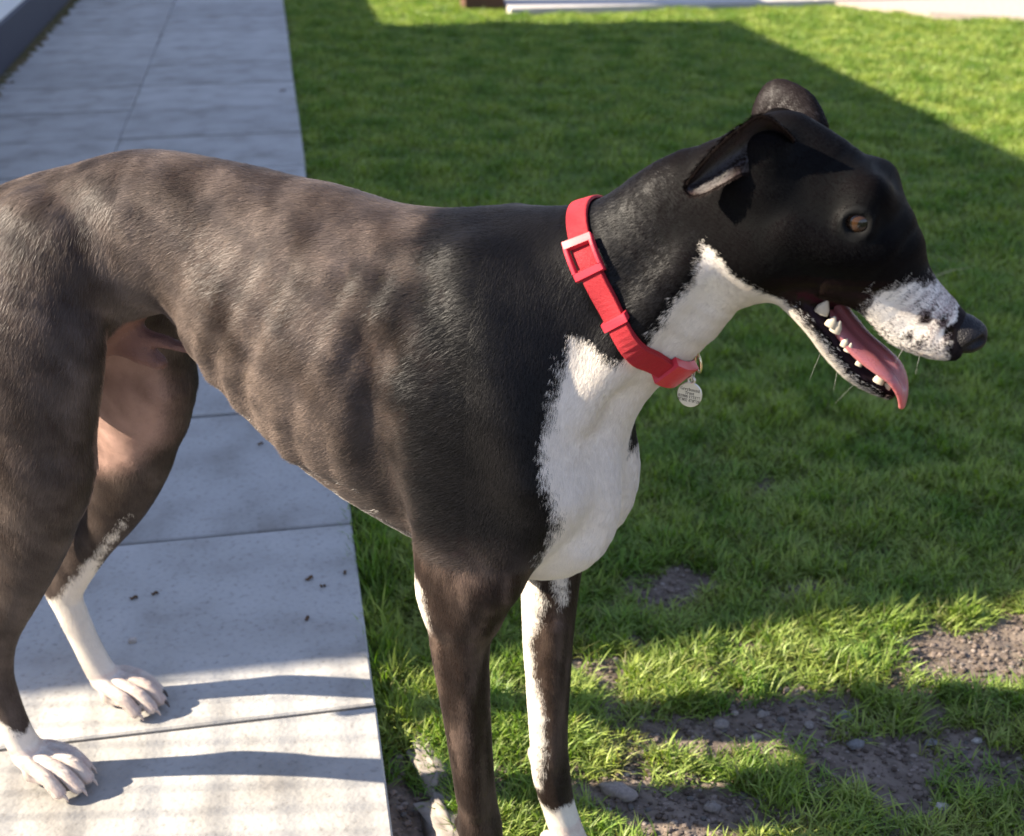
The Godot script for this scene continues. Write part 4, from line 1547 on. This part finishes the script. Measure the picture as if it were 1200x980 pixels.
func small_things() -> void:
	var tones := [Color(0.20, 0.17, 0.145), Color(0.15, 0.145, 0.14), Color(0.24, 0.20, 0.17), Color(0.10, 0.09, 0.08), Color(0.42, 0.38, 0.34)]
	var mats := []
	for c in tones:
		var m := mat(Color(1, 1, 1), 0.85, 0.35)
		m.albedo_texture = noise_texture(150 + mats.size(), 0.05, 4, ramp_of([[0.0, c.r * 0.6, c.g * 0.6, c.b * 0.6], [0.5, c.r, c.g, c.b], [1.0, minf(c.r * 1.3, 1.0), minf(c.g * 1.3, 1.0), minf(c.b * 1.3, 1.0)]]), 0.0, 256)
		m.uv1_triplanar = true
		m.uv1_scale = Vector3.ONE * 14.0
		mats.append(m)
	var n := 0
	for s in [[0.500,-1.207,0.0105,1.3,0,0.3,"brownish stone at the left end of the gravelly hollow"], [0.578,-1.196,0.0065,1.0,3,0.9,"small dark round stone in the middle of the gravelly hollow"], [0.662,-1.186,0.0120,1.1,1,0.4,"largest dark grey stone beside the grass in the gravelly hollow"], [0.536,-1.177,0.0075,1.4,2,0.2,"light flat stone below the middle of the gravelly hollow"], [0.610,-1.180,0.0075,1.2,0,1.3,"rusty brown flat stone left of the largest grey stone"], [0.635,-1.174,0.0060,1.0,3,0.1,"dark pebble touching the largest grey stone on its left"], [0.653,-1.132,0.0095,1.5,1,0.2,"flat grey stone on the dark bare soil below the largest stone"], [0.524,-1.223,0.0060,1.0,2,0.5,"pale tan pebble at the upper edge of the gravelly hollow"], [0.558,-1.213,0.0075,1.1,0,0.6,"brown stone at the upper edge of the gravelly hollow"], [0.336,-1.107,0.0150,2.0,2,-0.7,"long pale stone lying in the grass by the front paws"], [0.815,-1.119,0.0060,1.7,4,0.1,"white chip of stone at the right of the dark soil"], [0.713,-1.019,0.0085,1.3,4,-0.3,"white rounded stone near the bottom right tuft"], [0.439,-1.062,0.0085,1.4,0,-0.2,"pale brown stone on the sunlit soil between two tufts"], [0.482,-1.078,0.0080,0.9,3,0.8,"dark upright clod of stone behind the front sunlit tuft"], [0.503,-1.065,0.0090,1.2,3,0.3,"dark brown clod beside the front sunlit tuft"], [0.755,-1.127,0.0090,1.4,1,0.5,"grey stone half under the grass at the right"], [0.918,-2.000,0.0075,1.4,1,0.2,"bluish grey stone in the shaded lawn under the dog's chin"], [0.078,-1.389,0.0080,1.3,4,0.6,"pale grey stone in the long grass at the path edge"]]:
		var x: float = s[0]
		var z: float = s[1]
		var r: float = s[2] * 0.88
		var o := put("stone", rock(n, r * s[3], r * 0.62, r, 0.35), mats[s[4]], self, Transform3D(Basis(Vector3.UP, s[5]), Vector3(x, soil_height(x, z) + r * 0.25, z)))
		tag(o, s[6], "stone", "stones lying in the bare soil")
		n += 1
	# gravel too small to count
	var at := [[], [], []]
	for k in 4500:
		var x := rng.randf_range(0.07, 1.3)
		var z := -rng.randf_range(0.7, 1.85)
		var b := bareness(x, z)
		if b < 0.35 + rng.randf() * 0.8:
			continue
		var r := 0.0011 + 0.0034 * pow(rng.randf(), 3.0)
		var bs := Basis(Vector3.UP, rng.randf() * TAU).scaled(Vector3(r * rng.randf_range(0.8, 1.5), r * 0.7, r))
		at[k % 3].append(Transform3D(bs, Vector3(x, soil_height(x, z) + r * 0.2, z)))
	var crumbs := []
	var crumb_c := PackedColorArray()
	for k in 42000:
		var x := rng.randf_range(0.06, 1.3)
		var z := -rng.randf_range(0.7, 1.9)
		if bareness(x, z) < 0.2 + rng.randf() * 0.5:
			continue
		var r := 0.0008 + 0.0032 * pow(rng.randf(), 3.0)
		crumbs.append(Transform3D(Basis.from_euler(Vector3(rng.randf() * 6.0, rng.randf() * 6.0, 0)).scaled(Vector3(r * 1.3, r * 0.8, r)), Vector3(x, soil_height(x, z) + r * 0.1, z)))
		var g := rng.randf()
		crumb_c.append(Color(0.08, 0.06, 0.047).lerp(Color(0.22, 0.175, 0.145), g))
	var cr := scatter("soil_crumbs", rock(77, 1, 1, 1, 0.6), painted(0.95, 0.2), crumbs, crumb_c)
	tag(cr, "loose crumbs of brown soil on the bare patches of the lawn", "soil")
	for k in 3:
		var g := scatter("gravel", rock(70 + k, 1, 1, 1, 0.4), mats[[0, 3, 2][k]], at[k], PackedColorArray())
		tag(g, ["small warm grey gravel in the bare soil", "dark small gravel in the bare soil", "pale gravel chips in the bare soil"][k], "gravel")
	# broken concrete edging below the path
	var em := mat(Color(0.27, 0.24, 0.21), 0.9, 0.3)
	em.albedo_texture = noise_texture(170, 0.03, 5, ramp_of([[0.0, 0.55, 0.5, 0.45], [0.6, 1, 1, 1], [1.0, 1, 1, 1]]), 0.0, 256)
	em.uv1_triplanar = true
	em.uv1_scale = Vector3.ONE * 6.0
	var labels := ["broken pale concrete edging lump nearest the dog's front leg", "flat piece of broken concrete beside the path edge"]
	var k2 := 0
	for e in [[0.128, -1.075, 0.026, 0.075], [0.118, -1.19, 0.022, 0.055]]:
		var o := put("edging_stone", rock(90 + k2, e[2], 0.013, e[3], 0.75), em, self, Transform3D(Basis(Vector3.UP, 0.2), Vector3(e[0], -0.036, e[1])))
		tag(o, labels[k2], "edging stone", "broken concrete edging")
		k2 += 1
	# dry leaf scraps on the path
	var lm := mat(Color(0.11, 0.06, 0.03), 0.8, 0.3)
	for s in [[-0.016,-1.587,0.0060,0.5,"dark curled leaf scrap in the middle of the shaded slab"], [0.003,-1.563,0.0040,-0.4,"tiny brown leaf scrap right of the dark curled one"], [-0.270,-1.582,0.0060,0.1,"brown leaf scrap on the slab near the far hind leg"], [-0.241,-1.588,0.0050,0.2,"thin brown leaf scrap right beside another near the hind leg"], [-0.023,-1.485,0.0050,1.0,"bent brown leaf scrap on the slab near its shaded edge"], [-0.087,-2.039,0.0050,0.3,"small dark leaf scrap under the dog's belly"], [0.037,-1.593,0.0045,1.2,"brown leaf scrap close to the grass edge of the path"], [-1.079,-5.429,0.0160,0.2,"dark leaf lump at the foot of the wall"], [0.008,-5.080,0.0120,0.4,"reddish brown leaf on the far slab by the lawn edge"]]:
		var V := PackedVector3Array()
		var I := PackedInt32Array()
		var r: float = s[2]
		V.append(Vector3(0, 0.003, 0))
		for j in 9:
			var an := TAU * j / 9.0
			var q := r * (0.75 + 0.4 * noise.get_noise_2d(j * 2.3, s[0] * 50.0))
			V.append(Vector3(cos(an) * q * 1.6, 0.0015 + 0.004 * absf(sin(an * 1.5)), sin(an) * q * 0.7))
		for j in 9:
			I.append_array([0, 1 + j, 1 + (j + 1) % 9])
		fix_up(V, I)
		var c := V.size()
		for j in c:
			V.append(V[j] - Vector3(0, 0.0008, 0))
		for j in 9:
			I.append_array([c, c + 1 + (j + 1) % 9, c + 1 + j])
		var o := put("dry_leaf", build(V, I), lm, self, Transform3D(Basis(Vector3.UP, s[3]), Vector3(s[0], 0.0005, s[1])))
		tag(o, s[4], "dry leaf", "dry leaf scraps on the path")
	var peb := put("pebble", rock(55, 0.006, 0.0045, 0.005, 0.3), mats[4], self, Transform3D(Basis(), Vector3(-0.263, 0.003, -1.477)))
	tag(peb, "small pale pebble alone on the shaded path behind the hind paw", "pebble")
	var st := put("dry_grass_stalk", tube_mesh([Vector3(-0.05, 0.0, 0), Vector3(0, 0.012, 0.0), Vector3(0.05, 0.016, 0.005)], [[0.0012, 0.0012], [0.001, 0.001], [0.0005, 0.0005]], Vector3(0, 0, 1), 5), mat(Color(0.42, 0.36, 0.2), 0.8, 0.3), self, Transform3D(Basis(Vector3.UP, 0.1), Vector3(1.587, -0.005, -2.655)))
	tag(st, "pale dry stem lying on the shaded lawn beyond the dog's nose", "stem")
